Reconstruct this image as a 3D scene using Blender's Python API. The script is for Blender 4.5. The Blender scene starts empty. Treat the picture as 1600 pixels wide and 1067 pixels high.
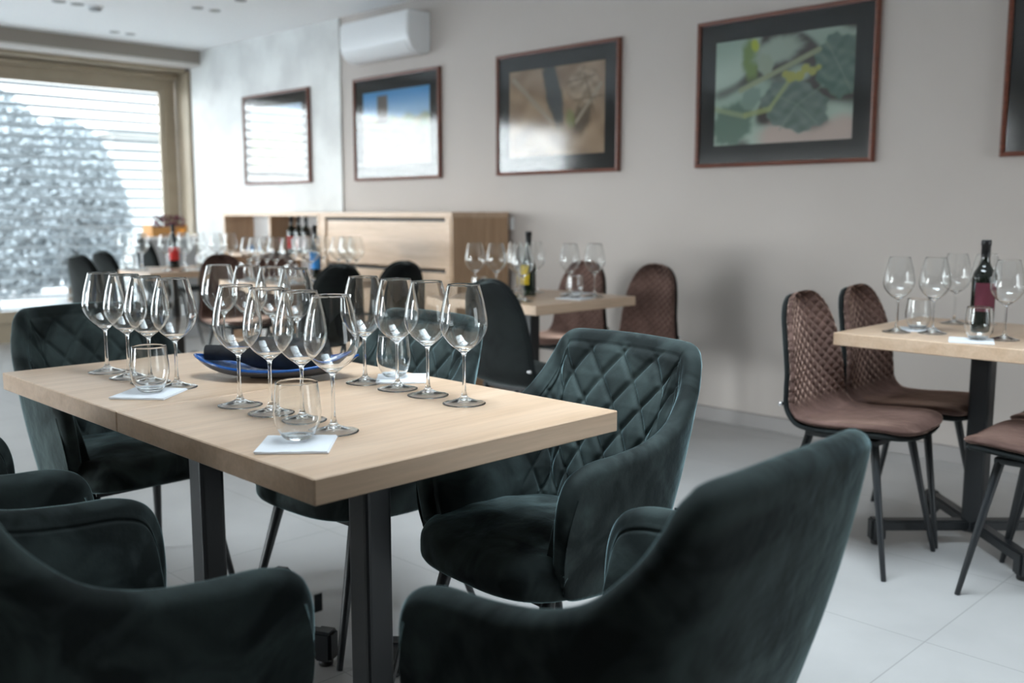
import bpy, bmesh, math, random
import numpy as np
from mathutils import Vector, Matrix

random.seed(7)
scene = bpy.context.scene
COL = scene.collection
PI = math.pi

# ------------------------------------------------------------------ camera
CAM_H = 1.16
F_PX = 1515.0
PITCH = math.atan(202.0 / F_PX)
cam_data = bpy.data.cameras.new('camera')
cam_data.sensor_width = 36.0
cam_data.lens = F_PX / 1600.0 * 36.0
cam_data.clip_start = 0.05
cam_data.clip_end = 200
cam_data.dof.use_dof = True
cam_data.dof.focus_distance = 2.05
cam_data.dof.aperture_fstop = 2.8
cam = bpy.data.objects.new('camera', cam_data)
COL.objects.link(cam)
cam.location = (0, 0, CAM_H)
cam.rotation_euler = (PI / 2 - PITCH, 0, math.radians(45))
scene.camera = cam

# ------------------------------------------------------------------ view
vs = scene.view_settings
scene.display_settings.display_device = 'sRGB'
vs.view_transform = 'Standard'
vs.look = 'None'
vs.exposure = 0.93
vs.gamma = 1.0
vs.use_curve_mapping = False
cy = scene.cycles
cy.max_bounces = 20
cy.diffuse_bounces = 6
cy.glossy_bounces = 6
cy.transmission_bounces = 20
cy.transparent_max_bounces = 24
cy.sample_clamp_indirect = 40.0
cy.use_denoising = True

# ------------------------------------------------------------------ sky
SKY_LOW, SKY_HIGH = 2.2, 13.0
world = bpy.data.worlds.new('overcast_sky')
scene.world = world
world.use_nodes = True
wn = world.node_tree.nodes
wl = world.node_tree.links
bg = wn['Background']
tc = wn.new('ShaderNodeTexCoord')
sp = wn.new('ShaderNodeSeparateXYZ')
rp = wn.new('ShaderNodeValToRGB')
wl.new(tc.outputs['Generated'], sp.inputs[0])
wl.new(sp.outputs['Z'], rp.inputs[0])
rp.color_ramp.elements[0].position = 0.0
rp.color_ramp.elements[0].color = (0.94, 0.975, 1.0, 1)
rp.color_ramp.elements[1].position = 0.7
rp.color_ramp.elements[1].color = (0.80, 0.90, 1.0, 1)
wl.new(rp.outputs[0], bg.inputs['Color'])
# sky shaped for the room light: brighter towards -Y, dimmer beyond the blind
rb = wn.new('ShaderNodeMapRange')
rb.interpolation_type = 'SMOOTHSTEP'
rb.inputs['From Min'].default_value = 0.0
rb.inputs['From Max'].default_value = 0.8
rb.inputs['To Min'].default_value = SKY_LOW
rb.inputs['To Max'].default_value = SKY_HIGH
ng = wn.new('ShaderNodeVectorMath')
ng.operation = 'DOT_PRODUCT'
ng.inputs[1].default_value = (0.05, -0.84, 0.54)
wl.new(tc.outputs['Generated'], ng.inputs[0])
wl.new(ng.outputs['Value'], rb.inputs['Value'])
wl.new(rb.outputs[0], bg.inputs['Strength'])


def portal(name, loc, rot, sx, sy):
    d = bpy.data.lights.new(name, 'AREA')
    d.shape = 'RECTANGLE'
    d.size = sx
    d.size_y = sy
    d.cycles.is_portal = True
    o = bpy.data.objects.new(name, d)
    o.location = loc
    o.rotation_euler = rot
    COL.objects.link(o)
    return o


# room extents
XW, XR = -9.25, 3.0          # window plane, right wall
YB, YF = -2.6, 4.60          # back wall, picture wall
ZC = 2.665
WY0, WY1, WZ0, WZ1 = -1.3, 4.43, 0.25, 2.34      # front-left window opening
# unseen glazing added to light the room: two fronts in the wall behind the camera, one in the wall on the right
ADDED_BACK_GLASS = ((-5.3, -3.95, 0.0, 2.3), (-8.9, -5.5, 0.5, 1.74))
SX0, SX1, SY0, SY1 = -2.2, -0.3, 0.95, 2.35      # unseen rooflight added to light the tables from above
RY0, RY1, RZ0, RZ1 = 2.3, 4.3, 0.0, 2.3
portal('window_portal', (XW - 0.06, (WY0 + WY1) / 2, (WZ0 + WZ1) / 2), (0, -PI / 2, 0), WZ1 - WZ0, WY1 - WY0)
for a0, a1, z0, z1 in ADDED_BACK_GLASS:
    portal('back_portal', ((a0 + a1) / 2, YB - 0.10, (z0 + z1) / 2), (PI / 2, 0, 0), a1 - a0, z1 - z0)
portal('rooflight_portal', ((SX0 + SX1) / 2, (SY0 + SY1) / 2, ZC + 0.16), (0, 0, 0), SX1 - SX0, SY1 - SY0)
portal('right_portal', (XR + 0.10, (RY0 + RY1) / 2, (RZ0 + RZ1) / 2), (0, PI / 2, 0), RZ1 - RZ0, RY1 - RY0)


# ================================================================== helpers
def link(o, parent=None):
    COL.objects.link(o)
    if parent is not None:
        o.parent = parent
    return o


def mesh(name, verts, faces, mat=None, parent=None, smooth=False):
    me = bpy.data.meshes.new(name)
    me.from_pydata([tuple(v) for v in verts], [], faces)
    me.update()
    if smooth:
        for p in me.polygons:
            p.use_smooth = True
    if mat is not None:
        me.materials.append(mat)
    return link(bpy.data.objects.new(name, me), parent)


def from_bm(name, bm, mat=None, parent=None, smooth=False):
    me = bpy.data.meshes.new(name)
    bm.normal_update()
    bm.to_mesh(me)
    bm.free()
    if smooth:
        for p in me.polygons:
            p.use_smooth = True
    if mat is not None:
        me.materials.append(mat)
    return link(bpy.data.objects.new(name, me), parent)


def bm_box(bm, lo, hi, mtx=None):
    x0, y0, z0 = lo
    x1, y1, z1 = hi
    co = [(x0, y0, z0), (x1, y0, z0), (x1, y1, z0), (x0, y1, z0), (x0, y0, z1), (x1, y0, z1), (x1, y1, z1), (x0, y1, z1)]
    vs_ = [bm.verts.new(Vector(c) if mtx is None else mtx @ Vector(c)) for c in co]
    fs = [(0, 3, 2, 1), (4, 5, 6, 7), (0, 1, 5, 4), (1, 2, 6, 5), (2, 3, 7, 6), (3, 0, 4, 7)]
    return vs_, [bm.faces.new([vs_[i] for i in f]) for f in fs]


def box(name, lo, hi, mat=None, parent=None, bevel=0.0, seg=2, rot=0.0):
    bm = bmesh.new()
    m = None
    if rot:
        c = Vector(((lo[0] + hi[0]) / 2, (lo[1] + hi[1]) / 2, 0))
        m = Matrix.Translation(c) @ Matrix.Rotation(rot, 4, 'Z') @ Matrix.Translation(-c)
    bm_box(bm, lo, hi, m)
    if bevel > 0:
        bmesh.ops.bevel(bm, geom=bm.edges[:], offset=bevel, segments=seg, affect='EDGES', profile=0.6)
    return from_bm(name, bm, mat, parent, smooth=False)


def boxes(name, lst, mat=None, parent=None, bevel=0.0):
    bm = bmesh.new()
    for lo, hi in lst:
        bm_box(bm, lo, hi)
    if bevel > 0:
        bmesh.ops.bevel(bm, geom=bm.edges[:], offset=bevel, segments=2, affect='EDGES', profile=0.6)
    return from_bm(name, bm, mat, parent)


def lathe(name, prof, mat=None, parent=None, seg=48, cap0=True, cap1=True, loc=(0, 0, 0), arc=(0, 2 * PI)):
    vs_, fs = [], []
    full = abs(arc[1] - arc[0] - 2 * PI) < 1e-6
    n = len(prof)
    cols = seg if full else seg + 1
    for j in range(cols):
        a = arc[0] + (arc[1] - arc[0]) * j / seg
        for r, z in prof:
            vs_.append((loc[0] + r * math.cos(a), loc[1] + r * math.sin(a), loc[2] + z))
    for j in range(seg):
        k = (j + 1) % cols
        for i in range(n - 1):
            fs.append((j * n + i, k * n + i, k * n + i + 1, j * n + i + 1))
    if full and cap0:
        fs.append([j * n for j in range(cols)][::-1])
    if full and cap1:
        fs.append([j * n + n - 1 for j in range(cols)])
    return mesh(name, vs_, fs, mat, parent, smooth=True)


def tube(name, p0, p1, r0, r1, mat=None, parent=None, seg=16):
    p0, p1 = Vector(p0), Vector(p1)
    d = (p1 - p0).normalized()
    a = d.orthogonal().normalized()
    b = d.cross(a)
    vs_, fs = [], []
    rings = [(p0, r0 * 0.9), (p0 + d * 0.002, r0), (p1 - d * 0.002, r1), (p1, r1 * 0.9)]
    for c, r in rings:
        for j in range(seg):
            t = 2 * PI * j / seg
            vs_.append(c + a * (r * math.cos(t)) + b * (r * math.sin(t)))
    for i in range(3):
        for j in range(seg):
            k = (j + 1) % seg
            fs.append((i * seg + j, i * seg + k, (i + 1) * seg + k, (i + 1) * seg + j))
    fs.append(list(range(seg))[::-1])
    fs.append([3 * seg + j for j in range(seg)])
    return mesh(name, vs_, fs, mat, parent, smooth=True)


def smooth_by_angle(o, deg=40):
    me = o.data
    for p in me.polygons:
        p.use_smooth = True
    try:
        me.set_sharp_from_angle(angle=math.radians(deg))
    except Exception:
        pass
    return o


def tag(o, label, cat, group=None):
    o['label'] = label
    o['category'] = cat
    if group:
        o['group'] = group
    return o


def thing(name, label, cat, loc=(0, 0, 0), rz=0.0, group=None):
    o = bpy.data.objects.new(name, None)
    o.empty_display_size = 0.05
    o.location = loc
    o.rotation_euler = (0, 0, rz)
    COL.objects.link(o)
    return tag(o, label, cat, group)


def struct(o):
    o['kind'] = 'structure'
    return o


def copy_tree(o, parent=None):
    c = o.copy()
    COL.objects.link(c)
    c.parent = parent
    for ch in list(o.children):
        copy_tree(ch, c)
    return c


def place(proto, used, loc, rz, label, group=None, scale=None):
    """the first call moves the prototype itself, later calls copy it"""
    if proto.name in used:
        o = copy_tree(proto)
    else:
        o = proto
        used.add(proto.name)
    o.location = loc
    o.rotation_euler = (0, 0, rz)
    o.scale = (1, 1, 1) if scale is None else scale
    o['label'] = label
    if group:
        o['group'] = group
    return o


# ================================================================== materials
def mat_new(name):
    m = bpy.data.materials.new(name)
    m.use_nodes = True
    nt = m.node_tree
    return m, nt.nodes, nt.links, nt.nodes['Principled BSDF']


def simple(name, col, rough=0.5, metal=0.0, spec=0.5, coat=0.0, sheen=0.0):
    m, n, l, p = mat_new(name)
    p.inputs['Base Color'].default_value = (*col, 1)
    p.inputs['Roughness'].default_value = rough
    p.inputs['Metallic'].default_value = metal
    p.inputs['Specular IOR Level'].default_value = spec
    p.inputs['Coat Weight'].default_value = coat
    p.inputs['Sheen Weight'].default_value = sheen
    return m


def noise_mat(name, c0, c1, scale=(1, 1, 1), nscale=5.0, rough=0.5, detail=4.0, bump=0.0, bscale=None, p0=0.35, p1=0.65, spec=0.5):
    m, n, l, p = mat_new(name)
    t = n.new('ShaderNodeTexCoord')
    mp = n.new('ShaderNodeMapping')
    mp.inputs['Scale'].default_value = scale
    l.new(t.outputs['Object'], mp.inputs[0])
    nz = n.new('ShaderNodeTexNoise')
    nz.inputs['Scale'].default_value = nscale
    nz.inputs['Detail'].default_value = detail
    l.new(mp.outputs[0], nz.inputs[0])
    r = n.new('ShaderNodeValToRGB')
    r.color_ramp.elements[0].position = p0
    r.color_ramp.elements[1].position = p1
    r.color_ramp.elements[0].color = (*c0, 1)
    r.color_ramp.elements[1].color = (*c1, 1)
    l.new(nz.outputs['Fac'], r.inputs[0])
    l.new(r.outputs[0], p.inputs['Base Color'])
    p.inputs['Roughness'].default_value = rough
    p.inputs['Specular IOR Level'].default_value = spec
    if bump > 0:
        b = n.new('ShaderNodeBump')
        b.inputs['Strength'].default_value = bump
        b.inputs['Distance'].default_value = 0.01
        if bscale:
            n2 = n.new('ShaderNodeTexNoise')
            n2.inputs['Scale'].default_value = bscale
            l.new(mp.outputs[0], n2.inputs[0])
            l.new(n2.outputs['Fac'], b.inputs['Height'])
        else:
            l.new(nz.outputs['Fac'], b.inputs['Height'])
        l.new(b.outputs[0], p.inputs['Normal'])
    return m


def wood(name, c0, c1, c2, along='Y', rough=0.36):
    m, n, l, p = mat_new(name)
    t = n.new('ShaderNodeTexCoord')
    mp = n.new('ShaderNodeMapping')
    sc = {'Y': (9, 0.6, 9), 'X': (0.6, 9, 9), 'Z': (9, 9, 0.6)}[along]
    mp.inputs['Scale'].default_value = sc
    l.new(t.outputs['Object'], mp.inputs[0])
    nz = n.new('ShaderNodeTexNoise')
    nz.inputs['Scale'].default_value = 2.2
    nz.inputs['Detail'].default_value = 6
    nz.inputs['Distortion'].default_value = 0.6
    l.new(mp.outputs[0], nz.inputs[0])
    r = n.new('ShaderNodeValToRGB')
    e = r.color_ramp.elements
    e[0].position = 0.32
    e[0].color = (*c0, 1)
    e[1].position = 0.68
    e[1].color = (*c2, 1)
    k = r.color_ramp.elements.new(0.5)
    k.color = (*c1, 1)
    l.new(nz.outputs['Fac'], r.inputs[0])
    n2 = n.new('ShaderNodeTexNoise')
    n2.inputs['Scale'].default_value = 14
    n2.inputs['Detail'].default_value = 3
    l.new(mp.outputs[0], n2.inputs[0])
    mr = n.new('ShaderNodeMapRange')
    mr.inputs[1].default_value = 0.35
    mr.inputs[2].default_value = 0.65
    mr.inputs[3].default_value = 0.93
    mr.inputs[4].default_value = 1.03
    l.new(n2.outputs['Fac'], mr.inputs[0])
    mx = n.new('ShaderNodeVectorMath')
    mx.operation = 'SCALE'
    l.new(r.outputs[0], mx.inputs[0])
    l.new(mr.outputs[0], mx.inputs['Scale'])
    l.new(mx.outputs[0], p.inputs['Base Color'])
    p.inputs['Roughness'].default_value = rough
    return m


def velvet(name, dark, light, sheen_tint, nscale=7.0, quilt=False):
    m, n, l, p = mat_new(name)
    t = n.new('ShaderNodeTexCoord')
    nz = n.new('ShaderNodeTexNoise')
    nz.inputs['Scale'].default_value = nscale
    nz.inputs['Detail'].default_value = 3
    nz.inputs['Distortion'].default_value = 0.8
    l.new(t.outputs['Object'], nz.inputs[0])
    r = n.new('ShaderNodeValToRGB')
    r.color_ramp.elements[0].position = 0.40
    r.color_ramp.elements[1].position = 0.66
    r.color_ramp.elements[0].color = (*dark, 1)
    r.color_ramp.elements[1].color = (*light, 1)
    l.new(nz.outputs['Fac'], r.inputs[0])
    l.new(r.outputs[0], p.inputs['Base Color'])
    p.inputs['Roughness'].default_value = 0.85
    p.inputs['Specular IOR Level'].default_value = 0.25
    p.inputs['Sheen Weight'].default_value = 1.0
    p.inputs['Sheen Roughness'].default_value = 0.27
    p.inputs['Sheen Tint'].default_value = (*sheen_tint, 1)
    n2 = n.new('ShaderNodeTexNoise')
    n2.inputs['Scale'].default_value = 16
    n2.inputs['Detail'].default_value = 4
    l.new(t.outputs['Object'], n2.inputs[0])
    b = n.new('ShaderNodeBump')
    b.inputs['Strength'].default_value = 0.35
    b.inputs['Distance'].default_value = 0.012
    l.new(n2.outputs['Fac'], b.inputs['Height'])
    if quilt:
        sep = n.new('ShaderNodeSeparateXYZ')
        l.new(t.outputs['Object'], sep.inputs[0])

        def math_(op, a, b_):
            k = n.new('ShaderNodeMath')
            k.operation = op
            for i, q in enumerate((a, b_)):
                if q is None:
                    continue
                if isinstance(q, (int, float)):
                    k.inputs[i].default_value = q
                else:
                    l.new(q, k.inputs[i])
            return k.outputs[0]
        ax = math_('MULTIPLY', sep.outputs['X'], PI / 0.045)
        az = math_('MULTIPLY', sep.outputs['Z'], PI / 0.037)
        s1 = math_('ABSOLUTE', math_('SINE', math_('ADD', ax, az), None), None)
        s2 = math_('ABSOLUTE', math_('SINE', math_('SUBTRACT', ax, az), None), None)
        h = math_('POWER', math_('MULTIPLY', s1, s2), 0.5)
        up = n.new('ShaderNodeMapRange')
        up.inputs[1].default_value = 0.50
        up.inputs[2].default_value = 0.54
        l.new(sep.outputs['Z'], up.inputs[0])
        hh = math_('MULTIPLY', h, up.outputs[0])
        b2 = n.new('ShaderNodeBump')
        b2.inputs['Strength'].default_value = 1.0
        b2.inputs['Distance'].default_value = 0.005
        l.new(hh, b2.inputs['Height'])
        l.new(b.outputs[0], b2.inputs['Normal'])
        l.new(b2.outputs[0], p.inputs['Normal'])
    else:
        l.new(b.outputs[0], p.inputs['Normal'])
    return m


def glass_mat(name, col=(1, 1, 1), ior=1.47, rough=0.0):
    m = bpy.data.materials.new(name)
    m.use_nodes = True
    n, l = m.node_tree.nodes, m.node_tree.links
    for k in list(n):
        n.remove(k)
    out = n.new('ShaderNodeOutputMaterial')
    g = n.new('ShaderNodeBsdfGlass')
    g.inputs['Color'].default_value = (*col, 1)
    g.inputs['IOR'].default_value = ior
    g.inputs['Roughness'].default_value = rough
    l.new(g.outputs[0], out.inputs['Surface'])
    return m


def pane_mat(name, ior=1.5, tint=(1, 1, 1), boost=1.0, rough=0.0):
    """thin sheet of clear glass: Fresnel reflection over straight transmission"""
    m = bpy.data.materials.new(name)
    m.use_nodes = True
    n, l = m.node_tree.nodes, m.node_tree.links
    for k in list(n):
        n.remove(k)
    out = n.new('ShaderNodeOutputMaterial')
    tr = n.new('ShaderNodeBsdfTransparent')
    tr.inputs['Color'].default_value = (*tint, 1)
    gl = n.new('ShaderNodeBsdfGlossy')
    gl.inputs['Roughness'].default_value = rough
    fr = n.new('ShaderNodeFresnel')
    fr.inputs['IOR'].default_value = ior
    mu = n.new('ShaderNodeMath')
    mu.operation = 'MULTIPLY'
    mu.use_clamp = True
    mu.inputs[1].default_value = boost
    l.new(fr.outputs[0], mu.inputs[0])
    mx = n.new('ShaderNodeMixShader')
    l.new(mu.outputs[0], mx.inputs[0])
    l.new(tr.outputs[0], mx.inputs[1])
    l.new(gl.outputs[0], mx.inputs[2])
    l.new(mx.outputs[0], out.inputs['Surface'])
    return m


def floor_mat():
    m, n, l, p = mat_new('floor_tile')
    t = n.new('ShaderNodeTexCoord')
    mp = n.new('ShaderNodeMapping')
    mp.inputs['Location'].default_value = (0.98, -2.57 + 0.61 * 8, 0)
    l.new(t.outputs['Object'], mp.inputs[0])
    br = n.new('ShaderNodeTexBrick')
    br.offset = 0.0
    br.inputs['Scale'].default_value = 1.0
    br.inputs['Mortar Size'].default_value = 0.0022
    br.inputs['Mortar Smooth'].default_value = 0.2
    br.inputs['Brick Width'].default_value = 0.97
    br.inputs['Row Height'].default_value = 0.61
    br.inputs['Color1'].default_value = (0.405, 0.395, 0.385, 1)
    br.inputs['Color2'].default_value = (0.425, 0.415, 0.405, 1)
    br.inputs['Mortar'].default_value = (0.30, 0.29, 0.28, 1)
    l.new(mp.outputs[0], br.inputs[0])
    nz = n.new('ShaderNodeTexNoise')
    nz.inputs['Scale'].default_value = 3.5
    nz.inputs['Detail'].default_value = 6
    l.new(t.outputs['Object'], nz.inputs[0])
    mr = n.new('ShaderNodeMapRange')
    mr.inputs[1].default_value = 0.3
    mr.inputs[2].default_value = 0.7
    mr.inputs[3].default_value = 0.93
    mr.inputs[4].default_value = 1.05
    l.new(nz.outputs['Fac'], mr.inputs[0])
    mx = n.new('ShaderNodeVectorMath')
    mx.operation = 'SCALE'
    l.new(br.outputs['Color'], mx.inputs[0])
    l.new(mr.outputs[0], mx.inputs['Scale'])
    l.new(mx.outputs[0], p.inputs['Base Color'])
    p.inputs['Roughness'].default_value = 0.42
    return m


M = {}
M['floor'] = floor_mat()
M['ceiling'] = simple('white_ceiling_paint', (0.88, 0.885, 0.89), 0.9)
M['wall'] = noise_mat('taupe_wall_paint', (0.51, 0.462, 0.428), (0.525, 0.477, 0.443), nscale=2, rough=0.85)
M['plaster'] = noise_mat('textured_grey_plaster', (0.62, 0.62, 0.61), (0.76, 0.765, 0.75), nscale=3.2, rough=0.75, detail=8, bump=0.25)
M['plain'] = simple('plain_wall_paint', (0.36, 0.32, 0.28), 0.9)
M['baseboard'] = simple('grey_skirting_tile', (0.33, 0.31, 0.30), 0.5)
M['beige'] = noise_mat('beige_window_cladding', (0.36, 0.30, 0.22), (0.40, 0.33, 0.245), nscale=6, rough=0.5)
M['taupe_box'] = simple('taupe_pelmet_paint', (0.30, 0.265, 0.23), 0.8)
M['pelmet_lip'] = simple('lit_pelmet_lip', (0.62, 0.58, 0.55), 0.7)  # paler than the pelmet: light on the lip put into the colour
M['oak'] = wood('light_oak_veneer', (0.55, 0.375, 0.245), (0.61, 0.43, 0.295), (0.66, 0.48, 0.34), 'Y')
M['oak_x'] = wood('light_oak_veneer_lengthwise', (0.55, 0.375, 0.245), (0.61, 0.43, 0.295), (0.66, 0.48, 0.34), 'X')
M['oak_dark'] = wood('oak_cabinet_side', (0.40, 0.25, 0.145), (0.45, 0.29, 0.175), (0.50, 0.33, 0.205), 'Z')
M['black_metal'] = simple('black_powder_coated_steel', (0.012, 0.014, 0.016), 0.42)
M['black_plastic'] = simple('black_plastic', (0.01, 0.01, 0.01), 0.5)
M['green'] = velvet('dark_green_velvet', (0.009, 0.0130, 0.0125), (0.048, 0.066, 0.064), (0.50, 0.74, 0.78))
M['green_seat'] = velvet('dark_green_velvet_seat', (0.009, 0.0130, 0.0125), (0.050, 0.069, 0.067), (0.50, 0.74, 0.78), nscale=9)
M['brown'] = velvet('brown_quilted_velvet', (0.085, 0.047, 0.038), (0.150, 0.088, 0.072), (0.9, 0.62, 0.5), quilt=True)
M['black_fabric'] = velvet('black_green_fabric', (0.006, 0.0075, 0.0075), (0.011, 0.014, 0.0135), (0.14, 0.17, 0.17))
M['glass'] = glass_mat('clear_crystal', (0.985, 0.99, 0.99))
M['pane'] = pane_mat('window_glass', 1.45, (0.95, 0.98, 0.97), 1.0)
M['picture_glass'] = pane_mat('picture_glass', 1.5, (1, 1, 1), 1.7, 0.09)
M['napkin'] = simple('white_paper_napkin', (0.80, 0.82, 0.85), 0.9)
M['white_plastic'] = simple('white_plastic', (0.80, 0.81, 0.82), 0.35)
M['grey_plastic'] = simple('grey_plastic', (0.35, 0.36, 0.37), 0.4)
M['bottle'] = simple('dark_bottle_glass', (0.006, 0.009, 0.006), 0.06, coat=0.6)
M['bottle_green'] = simple('dark_green_bottle_glass', (0.008, 0.02, 0.008), 0.06, coat=0.6)
M['foil'] = simple('black_foil', (0.008, 0.008, 0.009), 0.3)
M['foil_top'] = simple('silver_foil_top', (0.6, 0.6, 0.6), 0.3, metal=0.8)
M['label_wine'] = simple('burgundy_label', (0.12, 0.018, 0.035), 0.7)
M['label_yellow'] = simple('yellow_label', (0.72, 0.52, 0.02), 0.7)
M['label_red'] = simple('red_label', (0.60, 0.025, 0.02), 0.7)
M['label_blue'] = simple('blue_label', (0.05, 0.30, 0.75), 0.7)
M['label_white'] = simple('white_label', (0.70, 0.66, 0.66), 0.7)
M['frame_wood'] = noise_mat('reddish_brown_frame_wood', (0.105, 0.031, 0.018), (0.165, 0.052, 0.030), scale=(1, 1, 8), nscale=6, rough=0.4)
M['mat_board'] = simple('charcoal_mat_board', (0.014, 0.018, 0.020), 0.8)
M['slat'] = simple('aluminium_blind_slat', (0.17, 0.185, 0.19), 0.5)
M['chrome'] = simple('bright_chrome', (0.75, 0.75, 0.75), 0.15, metal=1.0)
M['black_cloth'] = noise_mat('black_napkin_cloth', (0.006, 0.006, 0.007), (0.014, 0.014, 0.016), nscale=40, rough=0.9, bump=0.3)
M['glaze'] = noise_mat('blue_marbled_glaze', (0.01, 0.07, 0.32), (0.30, 0.45, 0.68), scale=(1, 2.2, 1), nscale=22, rough=0.15, detail=8, p0=0.42, p1=0.62)
M['glaze_rim'] = simple('cobalt_glaze_rim', (0.008, 0.075, 0.30), 0.15)
M['dish_under'] = simple('grey_stoneware', (0.10, 0.11, 0.13), 0.4)
M['paving'] = noise_mat('pale_stone_paving', (0.30, 0.305, 0.31), (0.34, 0.345, 0.35), nscale=3, rough=0.9)
M['render_white'] = simple('white_exterior_render', (0.36, 0.36, 0.345), 0.9)
M['leaf_out'] = noise_mat('tree_foliage', (0.155, 0.175, 0.185), (0.185, 0.205, 0.215), nscale=4, rough=0.8)  # greyed and blued, outdoor haze put into the leaf colour
M['bark'] = simple('tree_bark', (0.10, 0.08, 0.06), 0.9)
M['crate'] = simple('orange_pine_crate', (0.50, 0.24, 0.07), 0.7)
M['plum'] = simple('plum_dried_flower', (0.16, 0.035, 0.065), 0.9)
M['olive'] = simple('olive_dried_leaf', (0.07, 0.06, 0.02), 0.9)
M['orange'] = simple('orange_peel', (0.85, 0.32, 0.02), 0.5)

# ================================================================== room
WT = 0.25
struct(box('floor', (XW - WT, YB - WT, -0.12), (XR + WT, YF + WT, 0.0), M['floor']))
struct(boxes('ceiling', [((XW - WT, YB - WT, ZC), (SX0, YF + WT, ZC + 0.2)), ((SX1, YB - WT, ZC), (XR + WT, YF + WT, ZC + 0.2)),
                         ((SX0, YB - WT, ZC), (SX1, SY0, ZC + 0.2)), ((SX0, SY1, ZC), (SX1, YF + WT, ZC + 0.2))], M['ceiling']))
struct(box('wall_front', (XW - WT, YF, 0), (XR + WT, YF + WT, ZC), M['wall']))
struct(box('trim_1', (XW + 0.30, YF - 0.018, 0), (-6.50, YF, ZC), M['plaster']))      # rough plaster field left of the taupe paint
struct(boxes('wall_right', [((XR, YB, 0), (XR + WT, RY0, ZC)), ((XR, RY1, 0), (XR + WT, YF, ZC)), ((XR, RY0, RZ1), (XR + WT, RY1, ZC))], M['plain']))
struct(boxes('wall_back', [((XW - WT, YB - WT, 0), (-8.9, YB, ZC)), ((-8.9, YB - WT, 0), (-5.5, YB, 0.5)), ((-8.9, YB - WT, 1.74), (-5.5, YB, ZC)),
                           ((-5.5, YB - WT, 0), (-5.3, YB, ZC)), ((-5.3, YB - WT, 2.3), (-3.95, YB, ZC)), ((-3.95, YB - WT, 0), (XR + WT, YB, ZC))], M['plain']))
struct(boxes('wall_left', [((XW - WT, YB, 0), (XW, WY0 - 0.12, ZC)),
                           ((XW - WT, WY0 - 0.12, 0), (XW, YF, WZ0 - 0.08)),
                           ((XW - WT, WY0 - 0.12, WZ1 + 0.13), (XW, YF, ZC)),
                           ((XW - WT, WY1 + 0.15, WZ0 - 0.08), (XW, YF, WZ1 + 0.13))], M['beige']))
struct(box('baseboard_front', (XW, YF - 0.033, 0), (XR, YF, 0.075), M['baseboard'], bevel=0.002))
struct(box('baseboard_right', (XR - 0.015, YB, 0), (XR, RY0, 0.075), M['baseboard']))
# beige cladding on the last stretch of the picture wall beside the window, lintel and pelmet
struct(boxes('trim_2', [((-9.24, YF - 0.035, 0.08), (-9.10, YF, 2.53)), ((-9.085, YF - 0.045, 0.08), (-8.97, YF, 2.50))], M['beige'], bevel=0.004))
struct(boxes('trim_3', [((-9.24, -1.6, 2.49), (-8.99, YF - 0.05, 2.535)), ((-9.245, -1.6, 2.435), (-9.16, YF - 0.05, 2.48))], M['beige'], bevel=0.004))
struct(box('trim_4', (-9.0, -1.7, 2.545), (-8.74, YF - 0.02, ZC), M['taupe_box'], bevel=0.003))
struct(box('trim_5', (-9.0, -1.7, 2.525), (-8.735, YF - 0.02, 2.547), M['pelmet_lip'], bevel=0.003))


def window(name, axis, a0, a1, z0, z1, base, mull, fw, mat):
    """frame ring + mullions + panes; axis 'Y' runs along Y at x=base, 'X' along X at y=base"""
    root = bpy.data.objects.new(name, None)
    COL.objects.link(root)
    struct(root)

    def bx(u0, u1, w0, w1, d0, d1):
        return ((base + d0, u0, w0), (base + d1, u1, w1)) if axis == 'Y' else ((u0, base + d0, w0), (u1, base + d1, w1))
    fr = [bx(a0 - fw, a0, z0 - fw * .6, z1 + fw, -0.09, -0.01), bx(a1, a1 + fw, z0 - fw * .6, z1 + fw, -0.09, -0.01),
          bx(a0, a1, z1, z1 + fw, -0.09, -0.01), bx(a0, a1, z0 - fw * .6, z0, -0.09, -0.01)]
    boxes('window_frame', fr, mat, root, bevel=0.004)
    inner = [bx(a0, a0 + .03, z0, z1, -0.075, -0.03), bx(a1 - .03, a1, z0, z1, -0.075, -0.03),
             bx(a0 + .03, a1 - .03, z1 - .03, z1, -0.075, -0.03), bx(a0 + .03, a1 - .03, z0, z0 + .03, -0.075, -0.03)]
    boxes('sash', inner, mat, root)
    for mm in mull:
        boxes('mullion', [bx(mm - .04, mm + .04, z0, z1, -0.08, -0.02)], mat, root)
    lo, hi = bx(a0 + .03, a1 - .03, z0 + .03, z1 - .03, -0.052, -0.052)
    if axis == 'Y':
        vs_ = [(lo[0], lo[1], lo[2]), (lo[0], hi[1], lo[2]), (lo[0], hi[1], hi[2]), (lo[0], lo[1], hi[2])]
    else:
        vs_ = [(lo[0], lo[1], lo[2]), (hi[0], lo[1], lo[2]), (hi[0], lo[1], hi[2]), (lo[0], lo[1], hi[2])]
    mesh('window_pane', vs_, [(0, 1, 2, 3)], M['pane'], root)
    return root


window('window_1', 'Y', WY0, WY1, WZ0, WZ1, XW + 0.03, [0.6, 2.52], 0.12, M['beige'])
window('added_window_2', 'X', -5.3 + .07, -3.95 - .07, .06, 2.3 - .07, YB - .02, [], .07, M['beige'])  # added opening out of view, brings light from behind the camera
window('added_window_3', 'X', -8.9 + .07, -5.5 - .07, .5 + .06, 1.74 - .07, YB - .02, [-7.2], .07, M['beige'])  # second added opening behind the camera, unseen, for more light
window('added_window_4', 'Y', RY0 + .07, RY1 - .07, .06, RZ1 - .07, XR + .12, [], .07, M['beige'])  # added opening out of view, fill light from the right

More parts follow.
